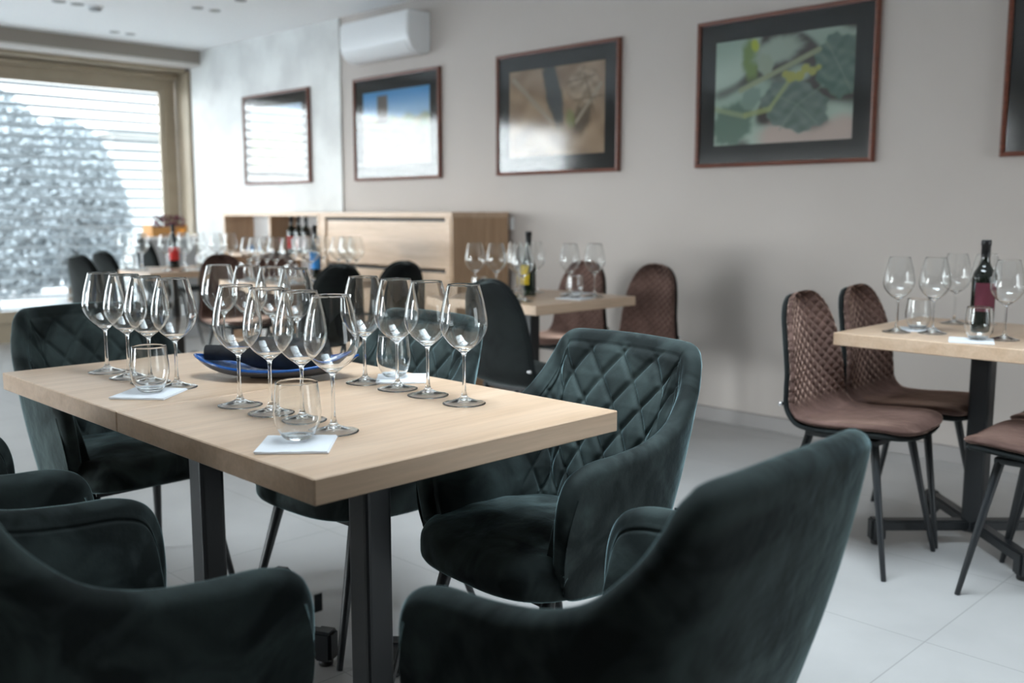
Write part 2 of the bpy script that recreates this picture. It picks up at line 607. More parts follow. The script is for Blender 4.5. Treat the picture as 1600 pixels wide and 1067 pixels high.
rl = bpy.data.objects.new('added_rooflight', None)  # added rooflight, unseen, for overhead light on the tabletops
COL.objects.link(rl)
struct(rl)
boxes('window_frame', [((SX0, SY0, ZC + .10), (SX0 + .05, SY1, ZC + .16)), ((SX1 - .05, SY0, ZC + .10), (SX1, SY1, ZC + .16)),
                       ((SX0 + .05, SY0, ZC + .10), (SX1 - .05, SY0 + .05, ZC + .16)), ((SX0 + .05, SY1 - .05, ZC + .10), (SX1 - .05, SY1, ZC + .16))], M['beige'], rl)
box('mullion', ((SX0 + SX1) / 2 - .025, SY0 + .05, ZC + .10), ((SX0 + SX1) / 2 + .025, SY1 - .05, ZC + .16), M['beige'], rl)
mesh('window_pane', [(SX0 + .05, SY0 + .05, ZC + .13), (SX1 - .05, SY0 + .05, ZC + .13), (SX1 - .05, SY1 - .05, ZC + .13), (SX0 + .05, SY1 - .05, ZC + .13)], [(0, 1, 2, 3)], M['pane'], rl)

# exterior venetian blind
bl = thing('venetian_blind', 'pale aluminium slatted blind hanging outside the big window', 'blind', (XW - 0.22, (WY0 + WY1) / 2, 0))
L = (WY1 - WY0) / 2 + 0.10
zz = WZ1 + 0.06
k = 0
slat0 = None
while zz > 0.12:
    if slat0 is None:
        vs_, fs = [], []
        prof = [(-0.04 + 0.08 * i / 8, 0.006 * math.cos((i / 8 - .5) * PI)) for i in range(9)]
        ta = math.radians(19)
        for s_ in (-L, L):
            for th in (0, -0.0012):
                for x_, z_ in prof:
                    vs_.append((x_ * math.cos(ta) - z_ * math.sin(ta), s_, x_ * math.sin(ta) + z_ * math.cos(ta) + th))
        for i in range(8):
            fs.append((i, i + 1, 18 + i + 1, 18 + i))
            fs.append((9 + i + 1, 9 + i, 27 + i, 27 + i + 1))
            fs.append((i, 9 + i, 9 + i + 1, i + 1))
            fs.append((18 + i + 1, 27 + i + 1, 27 + i, 18 + i))
        fs.append((0, 18, 27, 9))
        fs.append((8, 17, 35, 26))
        slat0 = mesh('slat', vs_, fs, M['slat'], bl)
        o = slat0
    else:
        o = slat0.copy()
        COL.objects.link(o)
        o.parent = bl
    o.location = (0, 0, zz)
    zz -= 0.092
for yy in (-L + .3, -0.9, 0.2, 1.9, L - .3):
    tube('ladder_cord', (0.036, yy, 0.1), (0.036, yy, WZ1 + .12), 0.0015, 0.0015, M['grey_plastic'], bl, 6)
boxes('head_rail', [((-0.05, -L, WZ1 + 0.10), (0.05, L, WZ1 + 0.16))], M['slat'], bl)
boxes('side_rail', [((-0.02, L, 0.0), (0.02, L + .03, WZ1 + 0.16))], M['slat'], bl)
boxes('side_rail', [((-0.02, -L - .03, 0.0), (0.02, -L, WZ1 + 0.16))], M['slat'], bl)

# ------------------------------------------------------------------ outdoors
struct(box('exterior_paving', (-60, -40, -0.25), (XW - WT, 45, -0.14), M['paving']))
struct(box('exterior_terrace', (XW - WT, -40, -0.25), (20, YB - WT, -0.14), M['paving']))
struct(box('exterior_yard', (XR + WT, YB - WT, -0.25), (30, 40, -0.14), M['paving']))
ho = thing('garden_building', 'plain white rendered outbuilding beyond the right side of the window', 'building', (-17.0, 8.7, -0.14))
box('wall', (-1.2, -2.0, 0), (1.2, 2.6, 2.55), M['render_white'], ho)
box('roof_slab', (-1.35, -2.12, 2.55), (1.35, 2.75, 2.68), M['render_white'], ho)


def tree(loc, rad, h, label, seed):
    rnd = random.Random(seed)
    t_ = thing('garden_tree', label, 'tree', loc, 0, 'trees outside the window')
    bm = bmesh.new()
    n = int(11000 * rad)
    for i in range(n):
        a = rnd.uniform(0, 2 * PI)
        zc = rnd.uniform(0.10, 1.0)
        rr = rad * math.sqrt(max(0.02, 1 - (2 * zc - 1.0) ** 2)) * math.sqrt(rnd.uniform(0.62, 1)) * (1 + .10 * math.sin(3 * a + seed) * math.sin(7 * zc + seed))
        c = Vector((rr * math.cos(a), rr * math.sin(a), zc * h))
        s = rnd.uniform(0.028, 0.055)
        q = Matrix.Rotation(rnd.uniform(0, 6), 4, 'X') @ Matrix.Rotation(rnd.uniform(0, 6), 4, 'Y') @ Matrix.Rotation(rnd.uniform(0, 6), 4, 'Z')
        pts = [(-s, 0, 0), (-s * .3, s * .5, s * .15), (s * .4, s * .45, s * .1), (s, 0, 0), (s * .4, -s * .45, -s * .1), (-s * .3, -s * .5, .0)]
        f = [bm.verts.new(c + (q @ Vector(p))) for p in pts]
        bm.faces.new(f)
    from_bm('crown', bm, M['leaf_out'], t_)
    bm = bmesh.new()
    bmesh.ops.create_icosphere(bm, subdivisions=4, radius=1.0)
    for v_ in bm.verts:
        v_.co = Vector((v_.co.x * rad * .74, v_.co.y * rad * .74, h * .55 + v_.co.z * h * .42)) * (1 + .04 * math.sin(9 * v_.co.x + seed) * math.sin(8 * v_.co.z))
    from_bm('inner_foliage', bm, M['leaf_out'], t_)
    tube('trunk', (0, 0, 0), (0, 0, h * .75), .09, .04, M['bark'], t_, 10)
    for j in range(5):
        a = j * 1.3
        tube('branch', (0, 0, h * (.25 + .08 * j)), (rad * .6 * math.cos(a), rad * .6 * math.sin(a), h * (.55 + .07 * j)), .03, .012, M['bark'], t_, 8)


tree((-13.3, 4.0, -.14), 1.0, 2.85, 'leafy tree outside, seen through the left end of the blind', 1)
tree((-14.6, 5.5, -.14), .80, 2.6, 'leafy tree outside, next to the white outbuilding', 2)
tree((-16.6, 4.8, -.14), 1.15, 3.2, 'leafy tree outside, farthest back behind the others', 3)

# ================================================================== tables
used = set()


def make_table(label, loc, sx, sy, seam=False, grain='oak', group='pale oak tables on black pedestals', tilt=0, turn=0.0):
    t_ = thing('dining_table', label, 'table', loc, tilt, group)
    top = box('tabletop', (-sx / 2, -sy / 2, 0.706), (sx / 2, sy / 2, 0.75), M[grain], t_, bevel=0.002, seg=1)
    box('mounting_plate', (-.16, -.16, 0.694), (.16, .16, 0.706), M['black_metal'], t_, bevel=0.002)
    box('column', (-.034, -.034, 0.045), (.034, .034, 0.695), M['black_metal'], t_, bevel=0.011, seg=3)
    for s1, a in ((1, PI / 4 + turn), (-1, -PI / 4 + turn)):
        bm = bmesh.new()
        mt = Matrix.Rotation(a, 4, 'Z')
        z0 = 0.052 if s1 > 0 else 0.0525
        bm_box(bm, (-.34, -.022, z0), (.34, .022, z0 + .038), mt)
        bmesh.ops.bevel(bm, geom=bm.edges[:], offset=0.006, segments=2, affect='EDGES')
        bar = from_bm('cross_bar', bm, M['black_metal'], t_)
        for e in (-1, 1):
            bm = bmesh.new()
            bm_box(bm, (e * .34 - .026, -.024, 0.014), (e * .34 + .026, .024, z0 + .042), mt)
            bmesh.ops.bevel(bm, geom=bm.edges[:], offset=0.007, segments=2, affect='EDGES')
            from_bm('end_block', bm, M['black_metal'], bar)
            px, py = e * .34 * math.cos(a), e * .34 * math.sin(a)
            lathe('levelling_foot', [(0.017, 0.0), (0.019, 0.003), (0.019, 0.012), (0.012, 0.016)], M['black_plastic'], bar, 20, loc=(px, py, 0))
    return t_


T1Y = 1.188
make_table('nearest pale oak table half, right part towards the camera, blue dish and glasses on it', (-1.612, T1Y, 0), 0.727, 0.745)
make_table('pale oak table pushed against the far left end of the nearest table', (-2.3265, T1Y, 0), 0.696, 0.745, turn=math.radians(-18))
make_table('pale oak table at the right edge of the photo, burgundy labelled bottle on it', (-1.185, 3.485, 0), 0.75, 0.72)
make_table('pale oak table by the long wall behind the nearest table, yellow labelled bottle on it', (-3.31, 3.44, 0), 0.75, 0.71)
make_table('pale oak table in front of the low cabinet, blue labelled bottle on it', (-5.13, 3.30, 0), 0.72, 0.72)
make_table('pale oak table nearest the window, red labelled bottle on it', (-6.74, 3.27, 0), 0.72, 0.72)


# ================================================================== armchair
def catmull(pts, n):
    pts = [Vector(p) for p in pts]
    out = []
    m = len(pts) - 1
    for i in range(n + 1):
        x = i / n * m
        k_ = min(int(x), m - 1)
        t_ = x - k_
        p0, p1, p2, p3 = pts[max(k_ - 1, 0)], pts[k_], pts[k_ + 1], pts[min(k_ + 2, m)]
        out.append(0.5 * ((2 * p1) + (-p0 + p2) * t_ + (2 * p0 - 5 * p1 + 4 * p2 - p3) * t_ ** 2 + (-p0 + 3 * p1 - 3 * p2 + p3) * t_ ** 3))
    return out


def catmull_at(pts, params):
    pts = [Vector(p) for p in pts]
    out = []
    m = len(pts) - 1
    for x in params:
        k_ = min(int(x), m - 1)
        t_ = x - k_
        p0, p1, p2, p3 = pts[max(k_ - 1, 0)], pts[k_], pts[k_ + 1], pts[min(k_ + 2, m)]
        out.append(0.5 * ((2 * p1) + (-p0 + p2) * t_ + (2 * p0 - 5 * p1 + 4 * p2 - p3) * t_ ** 2 + (-p0 + 3 * p1 - 3 * p2 + p3) * t_ ** 3))
    return out


def armchair_shell():
    rim = [(.246, -.196, .440), (.256, -.206, .520), (.263, -.202, .590), (.267, -.178, .636), (.269, -.125, .658), (.270, -.04, .664),
           (.269, .05, .676), (.264, .125, .702), (.256, .180, .745), (.244, .224, .795), (.226, .258, .838), (.190, .280, .859),
           (.105, .290, .864), (0, .293, .866)]
    foot = [(.224, -.180, .398), (.230, -.181, .390), (.234, -.172, .383), (.236, -.150, .378), (.238, -.10, .374), (.238, -.03, .371),
            (.234, .04, .371), (.226, .085, .374), (.212, .118, .378), (.190, .148, .383), (.156, .163, .388), (.115, .175, .390),
            (.060, .182, .391), (0, .184, .392)]
    par = [6.4 * i_ / 52 for i_ in range(52)] + [6.4 + 6.6 * i_ / 112 for i_ in range(113)]
    rh, fh = catmull_at(rim, par), catmull_at(foot, par)
    NH = len(par) - 1
    I0 = next(i_ for i_, v_ in enumerate(par) if v_ > 4.0)
    mir = lambda v: Vector((-v.x, v.y, v.z))
    R = rh + [mir(v) for v in rh[:-1]][::-1]
    Fo = fh + [mir(v) for v in fh[:-1]][::-1]
    n = len(R)
    # arc length measured along mid height for the quilting
    nO, nR, nI = 22, 10, 116
    rows = nO + nR + nI
    verts = []
    arc = [0.0]
    for i in range(1, n):
        a_ = (Fo[i] * .4 + R[i] * .6)
        b_ = (Fo[i - 1] * .4 + R[i - 1] * .6)
        arc.append(arc[-1] + (Vector((a_.x, a_.y)) - Vector((b_.x, b_.y))).length)
    mid = arc[-1] / 2
    arc = [a_ - mid for a_ in arc]
    for i in range(n):
        r_, f_ = R[i], Fo[i]
        ia, ib = max(i - 2, 0), min(i + 2, n - 1)
        tr = (R[ib] - R[ia]).normalized()
        ie = min(max(i, I0), n - 1 - I0)
        mida = (R[ie + 2] * .5 + Fo[ie + 2] * .5) - (R[ie - 2] * .5 + Fo[ie - 2] * .5)
        tp = Vector((mida.x, mida.y, 0)).normalized()
        nrm = Vector((-tp.y, tp.x, 0))
        c0 = Vector((0, 0.02, 0))
        if nrm.dot(Vector((r_.x, r_.y, 0)) - c0) < 0:
            nrm = -nrm
        up_ = (r_ - f_).normalized()
        # surface normal tilted by the lean
        nn = (nrm - up_ * nrm.dot(up_)).normalized()
        bul = nn.cross(tr)
        if bul.dot(up_) < 0:
            bul = -bul
        bul = bul.normalized()
        th_r = 0.046
        rad = th_r / 2

        def outer(t_):
            w = t_ + 0.10 * math.sin(PI * t_)
            wz = t_
            p_ = Vector((f_.x + (r_.x - f_.x) * w, f_.y + (r_.y - f_.y) * w, f_.z + (r_.z - f_.z) * wz))
            return p_
        top = r_ - bul * rad                     # centre line of the rim, on outer face
        col = []
        # outer, bottom to rim
        tt = 1.0
        for j in range(nO):
            t_ = j / nO
            p_ = outer(t_)
            # blend so the last rows reach 'top'
            b_ = max(0, (t_ - .6) / .4) ** 2
            p_ = p_ + (top - r_) * b_
            col.append(p_)
        cc = top - nn * rad
        for j in range(nR):
            a_ = PI * j / (nR - 1)
            col.append(cc + nn * (rad * math.cos(a_)) + bul * (rad * math.sin(a_)))
        it = top - nn * th_r
        zend = 0.41
        ff = Vector((f_.x, f_.y, f_.z))
        ib_ = ff - nrm * 0.052
        ib_.z = min(zend, r_.z - .03)
        for j in range(1, nI + 1):
            t_ = j / nI
            p_ = it.lerp(ib_, t_)
            # padded belly
            p_ -= nn * (0.014 * math.sin(PI * min(1, t_ * 1.0)) ** .8)
            backness = min(1.0, max(0.0, (f_.y - 0.06) / 0.06))
            if backness > 0:
                z_ = p_.z
                u = arc[i] / 0.092
                v = (z_ - 0.47) / 0.118
                d1 = abs(((u + v) - round(u + v))) * 0.068
                d2 = abs(((u - v) - round(u - v))) * 0.068
                g = math.exp(-(d1 / .0052) ** 2) + math.exp(-(d2 / .0052) ** 2)
                puff = min(d1, d2) / 0.034
                e = min(1, t_ / 0.06) * min(1.0, max(0.0, (r_.z - z_ - 0.015) / .02))
                p_ += nn * ((0.0062 * min(1, g) - 0.006 * puff ** .6) * backness * e)
            # seam running just inside the rim
            ds = (it - p_).length
            p_ += nn * (0.003 * math.exp(-((ds - .014) / .0028) ** 2))
            col.append(p_)
        verts.extend(col)
    faces = []
    for i in range(n - 1):
        for j in range(rows - 1):
            a_, b_ = i * rows + j, (i + 1) * rows + j
            faces.append((a_, b_, b_ + 1, a_ + 1))
    for i in range(n - 1):                       # bottom strip between outer and inner
        a_, b_ = i * rows, (i + 1) * rows
        faces.append((b_, a_, a_ + rows - 1, b_ + rows - 1))
    faces.append([j for j in range(rows)][::-1])
    faces.append([(n - 1) * rows + j for j in range(rows)])
    bm = bmesh.new()
    bv = [bm.verts.new(v) for v in verts]
    for f in faces:
        try:
            bm.faces.new([bv[i] for i in f])
        except ValueError:
            pass
    bmesh.ops.recalc_face_normals(bm, faces=bm.faces[:])
    return bm


def cushion(hw, y0, y1, ztop, zbot, ex=3.2, dome=0.018, rad=0.04, taper=0.9, droop=0.012, wrinkle=0.003):
    bm = bmesh.new()
    NA, c_y, hy = 88, (y0 + y1) / 2, (y1 - y0) / 2
    rings = []
    prof = [(0.0, 1.0)]
    for i in range(1, 12):
        prof.append((i / 12 * 0.86, None))
    rows = []
    nt = 16
    for i in range(nt):
        q = i / nt
        rows.append((q * (1 - rad / hw), ztop + dome * (1 - q ** 2)))
    for i in range(9):
        a_ = PI / 2 * i / 8
        rows.append((1 - rad / hw + rad / hw * math.sin(a_), ztop - rad + rad * math.cos(a_)))
    rows.append((1.0, (ztop - rad + zbot) / 2))
    for i in range(5):
        a_ = PI / 2 * i / 4
        rows.append((1 - 0.02 / hw + 0.02 / hw * math.cos(a_), zbot + 0.02 - 0.02 * math.sin(a_)))
    rows.append((0.5, zbot))
    ctr = bm.verts.new((0, c_y, ztop + dome))
    prev = None
    for ri, (q, z) in enumerate(rows[1:]):
        ring = []
        for j in range(NA):
            a_ = 2 * PI * j / NA
            ca, sa = math.cos(a_), math.sin(a_)
            rr = (abs(ca) ** ex + abs(sa) ** ex) ** (-1 / ex)
            x, y = hw * q * rr * ca, c_y + hy * q * rr * sa
            fr = (y - c_y) / hy
            x *= 1.0 + (taper - 1) * max(0, fr)
            zz_ = z
            if z > zbot + .03:
                zz_ -= droop * max(0, -fr) ** 3
                zz_ += wrinkle * math.sin(x * 31 + y * 17) * math.sin(y * 43 - x * 9) * (1 if q < .95 else .4)
            ring.append(bm.verts.new((x, y, zz_)))
        if prev is None:
            for j in range(NA):
                bm.faces.new((ctr, ring[j], ring[(j + 1) % NA]))
        else:
            for j in range(NA):
                bm.faces.new((prev[j], ring[j], ring[(j + 1) % NA], prev[(j + 1) % NA]))
        prev = ring
    bm.faces.new(prev)
    bmesh.ops.recalc_face_normals(bm, faces=bm.faces[:])
    return bm


def make_armchair():
    t_ = thing('armchair', '', 'chair', (0, 0, 0), 0, 'green velvet armchairs around the nearest table')
    from_bm('shell', armchair_shell(), M['green'], t_, smooth=True)
    from_bm('seat_cushion', cushion(.238, -.275, .160, .468, .375), M['green_seat'], t_, smooth=True)
    box('seat_frame', (-.17, -.19, .352), (.17, .15, .378), M['black_metal'], t_, bevel=.006)
    for sx in (-1, 1):
        tube('leg', (sx * .165, -.165, .372), (sx * .212, -.262, 0), .0165, .0085, M['black_metal'], t_)
        tube('leg', (sx * .150, .125, .372), (sx * .205, .245, 0), .0165, .0085, M['black_metal'], t_)
    return t_


AC_ = make_armchair()
# local front is -Y; rz turns it. facing -Y: 0, +Y: pi, -X: -pi/2, +X: pi/2
GA = 'green velvet armchairs around the nearest table'
c2 = place(AC_, used, (-1.461, 1.590, 0), math.radians(-4), 'green velvet armchair with quilted back, behind the right corner of the nearest table', GA)
c3 = place(AC_, used, (-2.190, 1.600, 0), math.radians(2), 'green velvet armchair mostly hidden behind the middle of the nearest table and its glasses', GA)
c5 = place(AC_, used, (-.837, 1.063, 0), math.radians(-88.2), 'green velvet armchair in the foreground right, its plain back to the camera', GA)
c1 = place(AC_, used, (-1.421, .555, 0), math.radians(180.9), 'green velvet armchair in the foreground left corner, broad arm towards the camera', GA)
c6 = place(AC_, used, (-2.190, .545, 0), PI, 'green velvet armchair cut by the left edge, beyond the foreground left one', GA)
c4 = place(AC_, used, (-2.915, 1.225, 0), PI / 2, 'green velvet armchair at the far left end of the nearest table, facing right', GA)


def tag_on(chair, lo, hi):
    box('fabric_tag', lo, hi, M['black_plastic'], chair, bevel=.001)


tag_on(c2, (.236, .150, .475), (.262, .154, .512))
tag_on(c1, (-.250, -.217, .572), (-.248, -.203, .600))

# ================================================================== side chair
def pillow(prof, wfun, th, off, conc, NP=72, NV=28, edge=6, quilt=0.0):
    P = catmull([(0, a, b) for a, b in prof], NP)
    bm = bmesh.new()
    grid_t, grid_b = [], []
    for i, c in enumerate(P):
        a_, b_ = P[max(i - 1, 0)], P[min(i + 1, NP)]
        tg = (b_ - a_).normalized()
        nrm = Vector((0, -tg.z, tg.y))            # towards the sitter: up on the seat, forward on the back
        q = i / NP
        w = wfun(q)
        rt_, rb_ = [], []
        endf = min(1.0, (min(q, 1 - q) * 14)) ** .5
        for j in range(NV + 1):
            v = -1 + 2 * j / NV
            t2 = th / 2 * max(0.0, 1 - abs(v) ** edge) ** .5 * endf
            base = c + nrm * (off + conc(q) * v * v) + Vector((w * v, 0, 0))
            if quilt:
                sq = abs(math.sin(PI * (base.x / .045 + base.z / .037)) * math.sin(PI * (base.x / .045 - base.z / .037)))
                t2 += quilt * sq ** .6 * min(1, max(0, (base.z - .49) / .04)) * (1 - abs(v) ** 8)
            rt_.append(bm.verts.new(base + nrm * t2))
            rb_.append(bm.verts.new(base - nrm * t2))
        grid_t.append(rt_)
        grid_b.append(rb_)
    for i in range(NP):
        for j in range(NV):
            bm.faces.new((grid_t[i][j], grid_t[i + 1][j], grid_t[i + 1][j + 1], grid_t[i][j + 1]))
            bm.faces.new((grid_b[i][j], grid_b[i][j + 1], grid_b[i + 1][j + 1], grid_b[i + 1][j]))
    bmesh.ops.remove_doubles(bm, verts=bm.verts[:], dist=0.0004)
    bmesh.ops.recalc_face_normals(bm, faces=bm.faces[:])
    return bm


def make_side_chair(name, front_mat, group):
    t_ = thing(name, '', 'chair', (0, 0, 0), 0, group)
    prof = [(-.235, .445), (-.18, .462), (-.08, .458), (.04, .450), (.12, .458), (.172, .500), (.192, .57), (.205, .65), (.222, .74), (.245, .82), (.262, .875)]

    def w(q):
        base = .205 + .012 * math.sin(PI * min(1, q / .45))
        if q > .45:
            base = .205 - .062 * ((q - .45) / .55) ** 1.1
        r0, r1 = .16, .27
        if q < r0:
            base *= (1 - (1 - q / r0) ** 2.6) ** .5 * .98 + .02
        if q > 1 - r1:
            base *= max(0, 1 - ((q - (1 - r1)) / r1) ** 2.4) ** .5 * .99 + .01
        return base
    conc = lambda q: .012 if q < .4 else .012 + .03 * min(1, (q - .4) / .25)
    from_bm('upholstery', pillow(prof, lambda q: w(q) * .985, .030, .012, conc, NP=170, NV=64, quilt=.0042), front_mat, t_, smooth=True)
    from_bm('outer_shell', pillow(prof, w, .026, -.010, conc), M['black_fabric'], t_, smooth=True)
    box('seat_frame', (-.15, -.14, .416), (.15, .11, .434), M['black_metal'], t_, bevel=.004)
    for sx in (-1, 1):
        tube('leg', (sx * .135, -.125, .428), (sx * .195, -.205, 0), .0145, .008, M['black_metal'], t_)
        tube('leg', (sx * .130, .100, .428), (sx * .190, .200, 0), .0145, .008, M['black_metal'], t_)
        tube('hinge_ring', (sx * .188, .176, .520), (sx * .203, .177, .520), .007, .007, M['chrome'], t_, 12)
    return t_


SC = make_side_chair('side_chair', M['brown'], 'brown quilted side chairs')
GB = 'brown quilted side chairs'
PX, MX, PY, MY = PI / 2, -PI / 2, PI, 0.0       # facing +X, -X, +Y, -Y
place(SC, used, (-1.455, 3.110, 0), PX, 'brown quilted side chair, front one of the pair left of the right-hand table', GB)
place(SC, used, (-1.460, 3.535, 0), PX, 'brown quilted side chair, back one of the pair left of the right-hand table', GB)
place(SC, used, (-.840, 3.165, 0), MX, 'brown side chair cut by the right edge, only its seat and legs in view', GB)
place(SC, used, (-.850, 3.600, 0), MX, 'brown side chair at the right edge, tip of its seat behind the cut-off one', GB)
place(SC, used, (-3.110, 3.965, 0), math.radians(-4), 'brown side chair by the long wall, right one behind the yellow label bottle', GB)
place(SC, used, (-3.600, 3.985, 0), MY, 'brown side chair by the long wall, left one behind the yellow label bottle', GB)
place(SC, used, (-5.640, 3.150, 0), PX, 'brown side chair left of the blue label bottle table, nearer one', GB)
place(SC, used, (-5.680, 3.590, 0), PX, 'brown side chair left of the blue label bottle table, nearer the cabinet', GB)
BC = make_side_chair('side_chair', M['black_fabric'], 'black side chairs')
GC = 'black side chairs'
place(BC, used, (-2.880, 2.960, 0), PY, 'black side chair turned away from the camera before the yellow label bottle table', GC)
place(BC, used, (-4.490, 2.990, 0), MX, 'black side chair, its rounded back right of the blue label bottle, left of two', GC)
place(BC, used, (-4.520, 3.440, 0), MX, 'black side chair in front of the cabinet drawers, right of two', GC)
place(BC, used, (-6.520, 2.700, 0), PY + .15, 'dark side chair farthest left in front of the window', GC)
place(BC, used, (-7.060, 3.080, 0), PY + .1, 'dark side chair just right of the leftmost one before the window', GC)
place(BC, used, (-8.10, 3.86, 0), PY, 'tall dark chair by the window under the flower crate', GC, (1, 1, 1.07))


# ================================================================== glassware
def offset_profile(prof, t_):
    """inner wall: the outer profile moved inwards by t_"""
    out = []
    for i, (r, z) in enumerate(prof):
        a_, b_ = prof[max(i - 1, 0)], prof[min(i + 1, len(prof) - 1)]
        dr, dz = b_[0] - a_[0], b_[1] - a_[1]
        l_ = math.hypot(dr, dz) or 1
        out.append((max(0.0, r - dz / l_ * t_), z + dr / l_ * t_))
    return out


def spline2(pts, n):
    return [(max(0.0, v.y), v.z) for v in catmull([(0, a, b) for a, b in pts], n)]


def make_wine_glass(seg=64, nprof=44):
    t_ = thing('wine_glass', '', 'wine glass')
    HB = 0.104                                   # height where the bowl begins
    outer = spline2([(.0042, HB), (.0060, HB + .006), (.014, HB + .013), (.0305, HB + .026), (.0445, HB + .044), (.0510, HB + .063),
                     (.0505, HB + .081), (.0465, HB + .106), (.0408, HB + .130), (.0342, HB + .154)], nprof)
    top = outer[-1]
    inner_full = offset_profile(outer, .0011)
    inner = [(r, z) for r, z in inner_full if z > HB + .017 and r > .004]
    zin = inner[0][1]
    inner = [(.00001, HB + .0155), (.004, HB + .0158), (.009, HB + .0170)] + [q for q in inner if q[0] > .012 and q[1] > HB + .0175]
    prof = outer[:-1] + [(top[0], top[1] - .0004), (top[0] - .0002, top[1]), (top[0] - .0009, top[1]), (top[0] - .0011, top[1] - .0004)] + inner[:-1][::-1]
    bowl = lathe('bowl', prof, M['glass'], t_, seg, cap0=False, cap1=False)
    stem = spline2([(.0056, .0215), (.0044, .030), (.0037, .048), (.0035, .075), (.0037, .095), (.0042, HB)], 18)
    lathe('stem', stem, M['glass'], t_, seg, cap0=False, cap1=False)
    foot = spline2([(.00001, .0082), (.010, .0074), (.020, .0050), (.032, .0024), (.0425, .0002)], 14) + \
        [(.0455, .0), (.0466, .0004), (.0470, .0011), (.0466, .0018)] + \
        spline2([(.0455, .0022), (.036, .0042), (.025, .0072), (.0150, .0110), (.0085, .0155), (.0056, .0215)], 18)
    lathe('foot', foot, M['glass'], t_, seg, cap0=False, cap1=False)
    return t_


def make_tumbler(seg=64):
    t_ = thing('tumbler', '', 'glass')
    outer = spline2([(.0200, .0), (.0235, .0008), (.0300, .008), (.0385, .024), (.0425, .042), (.0425, .056), (.0405, .076), (.0375, .104)], 40)
    inner = [q for q in offset_profile(outer, .0014) if q[1] > .0075]
    top = outer[-1]
    prof = [(.00001, .0012), (.017, .0010)] + outer[:-1] + [(top[0], top[1] - .0005), (top[0] - .0004, top[1]), (top[0] - .0010, top[1]), (top[0] - .0014, top[1] - .0005)] + inner[:-1][::-1] + [(.020, .0065), (.00001, .0055)]
    lathe('vessel', prof, M['glass'], t_, seg, cap0=False, cap1=False)
    return t_


ZT = 0.7505
WG = make_wine_glass()
TB = make_tumbler()


def wg(x, y, label, group, s=1.0):
    place(WG, used, (x, y, ZT), random.uniform(0, 6), label, group, (s, s, s))


def tb(x, y, label, group, z=ZT):
    place(TB, used, (x, y, z), random.uniform(0, 6), label, group)


ordn = ['first', 'second', 'third', 'last']
ROWS = ((((-2.489, 1.010), (-2.365, 1.013), (-2.260, 1.020), (-2.152, 1.035)), 'in the left row on the nearest table', 'left row of wine glasses'),
        (((-1.852, 1.030), (-1.733, 1.033), (-1.626, 1.040), (-1.500, 1.026)), 'in the middle row before the blue dish', 'middle row of wine glasses'),
        (((-1.889, 1.386), (-1.767, 1.389), (-1.656, 1.388), (-1.528, 1.382)), 'in the right row on the nearest table', 'right row of wine glasses'),
        (((-2.612, 1.400), (-2.515, 1.440), (-2.410, 1.455), (-2.305, 1.462)), 'in the back row behind the blue dish', 'back row of wine glasses'))
for pts_, where_, grp_ in ROWS:
    for i, (x, y) in enumerate(pts_):
        wg(x, y, 'empty wine glass, %s from the left %s' % (ordn[i], where_), grp_)


def napkin(label, cx, cy_, rz, s=0.115, z=ZT, group='folded paper napkins', h=.0035, s2=None):
    s2 = s2 or s
    t_ = thing('paper_napkin', label, 'napkin', (cx, cy_, z), rz, group)
    bm = bmesh.new()
    for lay in range(2):
        N = 10
        g = [[None] * (N + 1) for _ in range(N + 1)]
        gb = [[None] * (N + 1) for _ in range(N + 1)]
        for i in range(N + 1):
            for j in range(N + 1):
                x, y = (i / N - .5) * s, (j / N - .5) * s2
                cz = .0012 * abs(math.sin(i * .9 + lay)) * (abs(i / N - .5) + abs(j / N - .5))
                g[i][j] = bm.verts.new((x - lay * .002, y + lay * .001, lay * h * .55 + h * .45 + cz))
                gb[i][j] = bm.verts.new((x - lay * .002, y + lay * .001, lay * h * .55 + cz * .3))
        for i in range(N):
            for j in range(N):
                bm.faces.new((g[i][j], g[i + 1][j], g[i + 1][j + 1], g[i][j + 1]))
                bm.faces.new((gb[i][j], gb[i][j + 1], gb[i + 1][j + 1], gb[i + 1][j]))
        for i in range(N):
            bm.faces.new((g[i][0], gb[i][0], gb[i + 1][0], g[i + 1][0]))
            bm.faces.new((g[i + 1][N], gb[i + 1][N], gb[i][N], g[i][N]))
            bm.faces.new((g[0][i + 1], gb[0][i + 1], gb[0][i], g[0][i]))
            bm.faces.new((g[N][i], gb[N][i], gb[N][i + 1], g[N][i + 1]))
    bmesh.ops.recalc_face_normals(bm, faces=bm.faces[:])
    from_bm('folded_sheet', bm, M['napkin'], t_)
    return t_


GN = 'folded paper napkins'
ZN = ZT + .0055
napkin('white napkin under the tumbler at the near edge of the nearest table', -1.455, .918, math.radians(48), .125)
tb(-1.806 * .8215, 1.141 * .8215, 'low stemless tumbler on the napkin nearest the camera', 'tumblers on the nearest table', ZN)
napkin('white napkin under the tumbler by the left row of wine glasses', -2.110, .948, math.radians(40), .125)
tb(-2.583 * .8215, 1.165 * .8215, 'low stemless tumbler in front of the left row of wine glasses', 'tumblers on the nearest table', ZN)
napkin('white napkin under the tumbler behind the right row of wine glasses', -1.860, 1.480, math.radians(50), .125)
tb(-2.298 * .8215, 1.794 * .8215, 'low stemless tumbler standing behind the right row of wine glasses', 'tumblers on the nearest table', ZN)

# ------------------------------------------------------------------ blue dish with the black napkin roll
dcx, dcy = -2.118, 1.282
dish = thing('serving_dish', 'long boat-shaped blue glazed dish on the nearest table', 'dish', (dcx, dcy, ZT), math.radians(44))


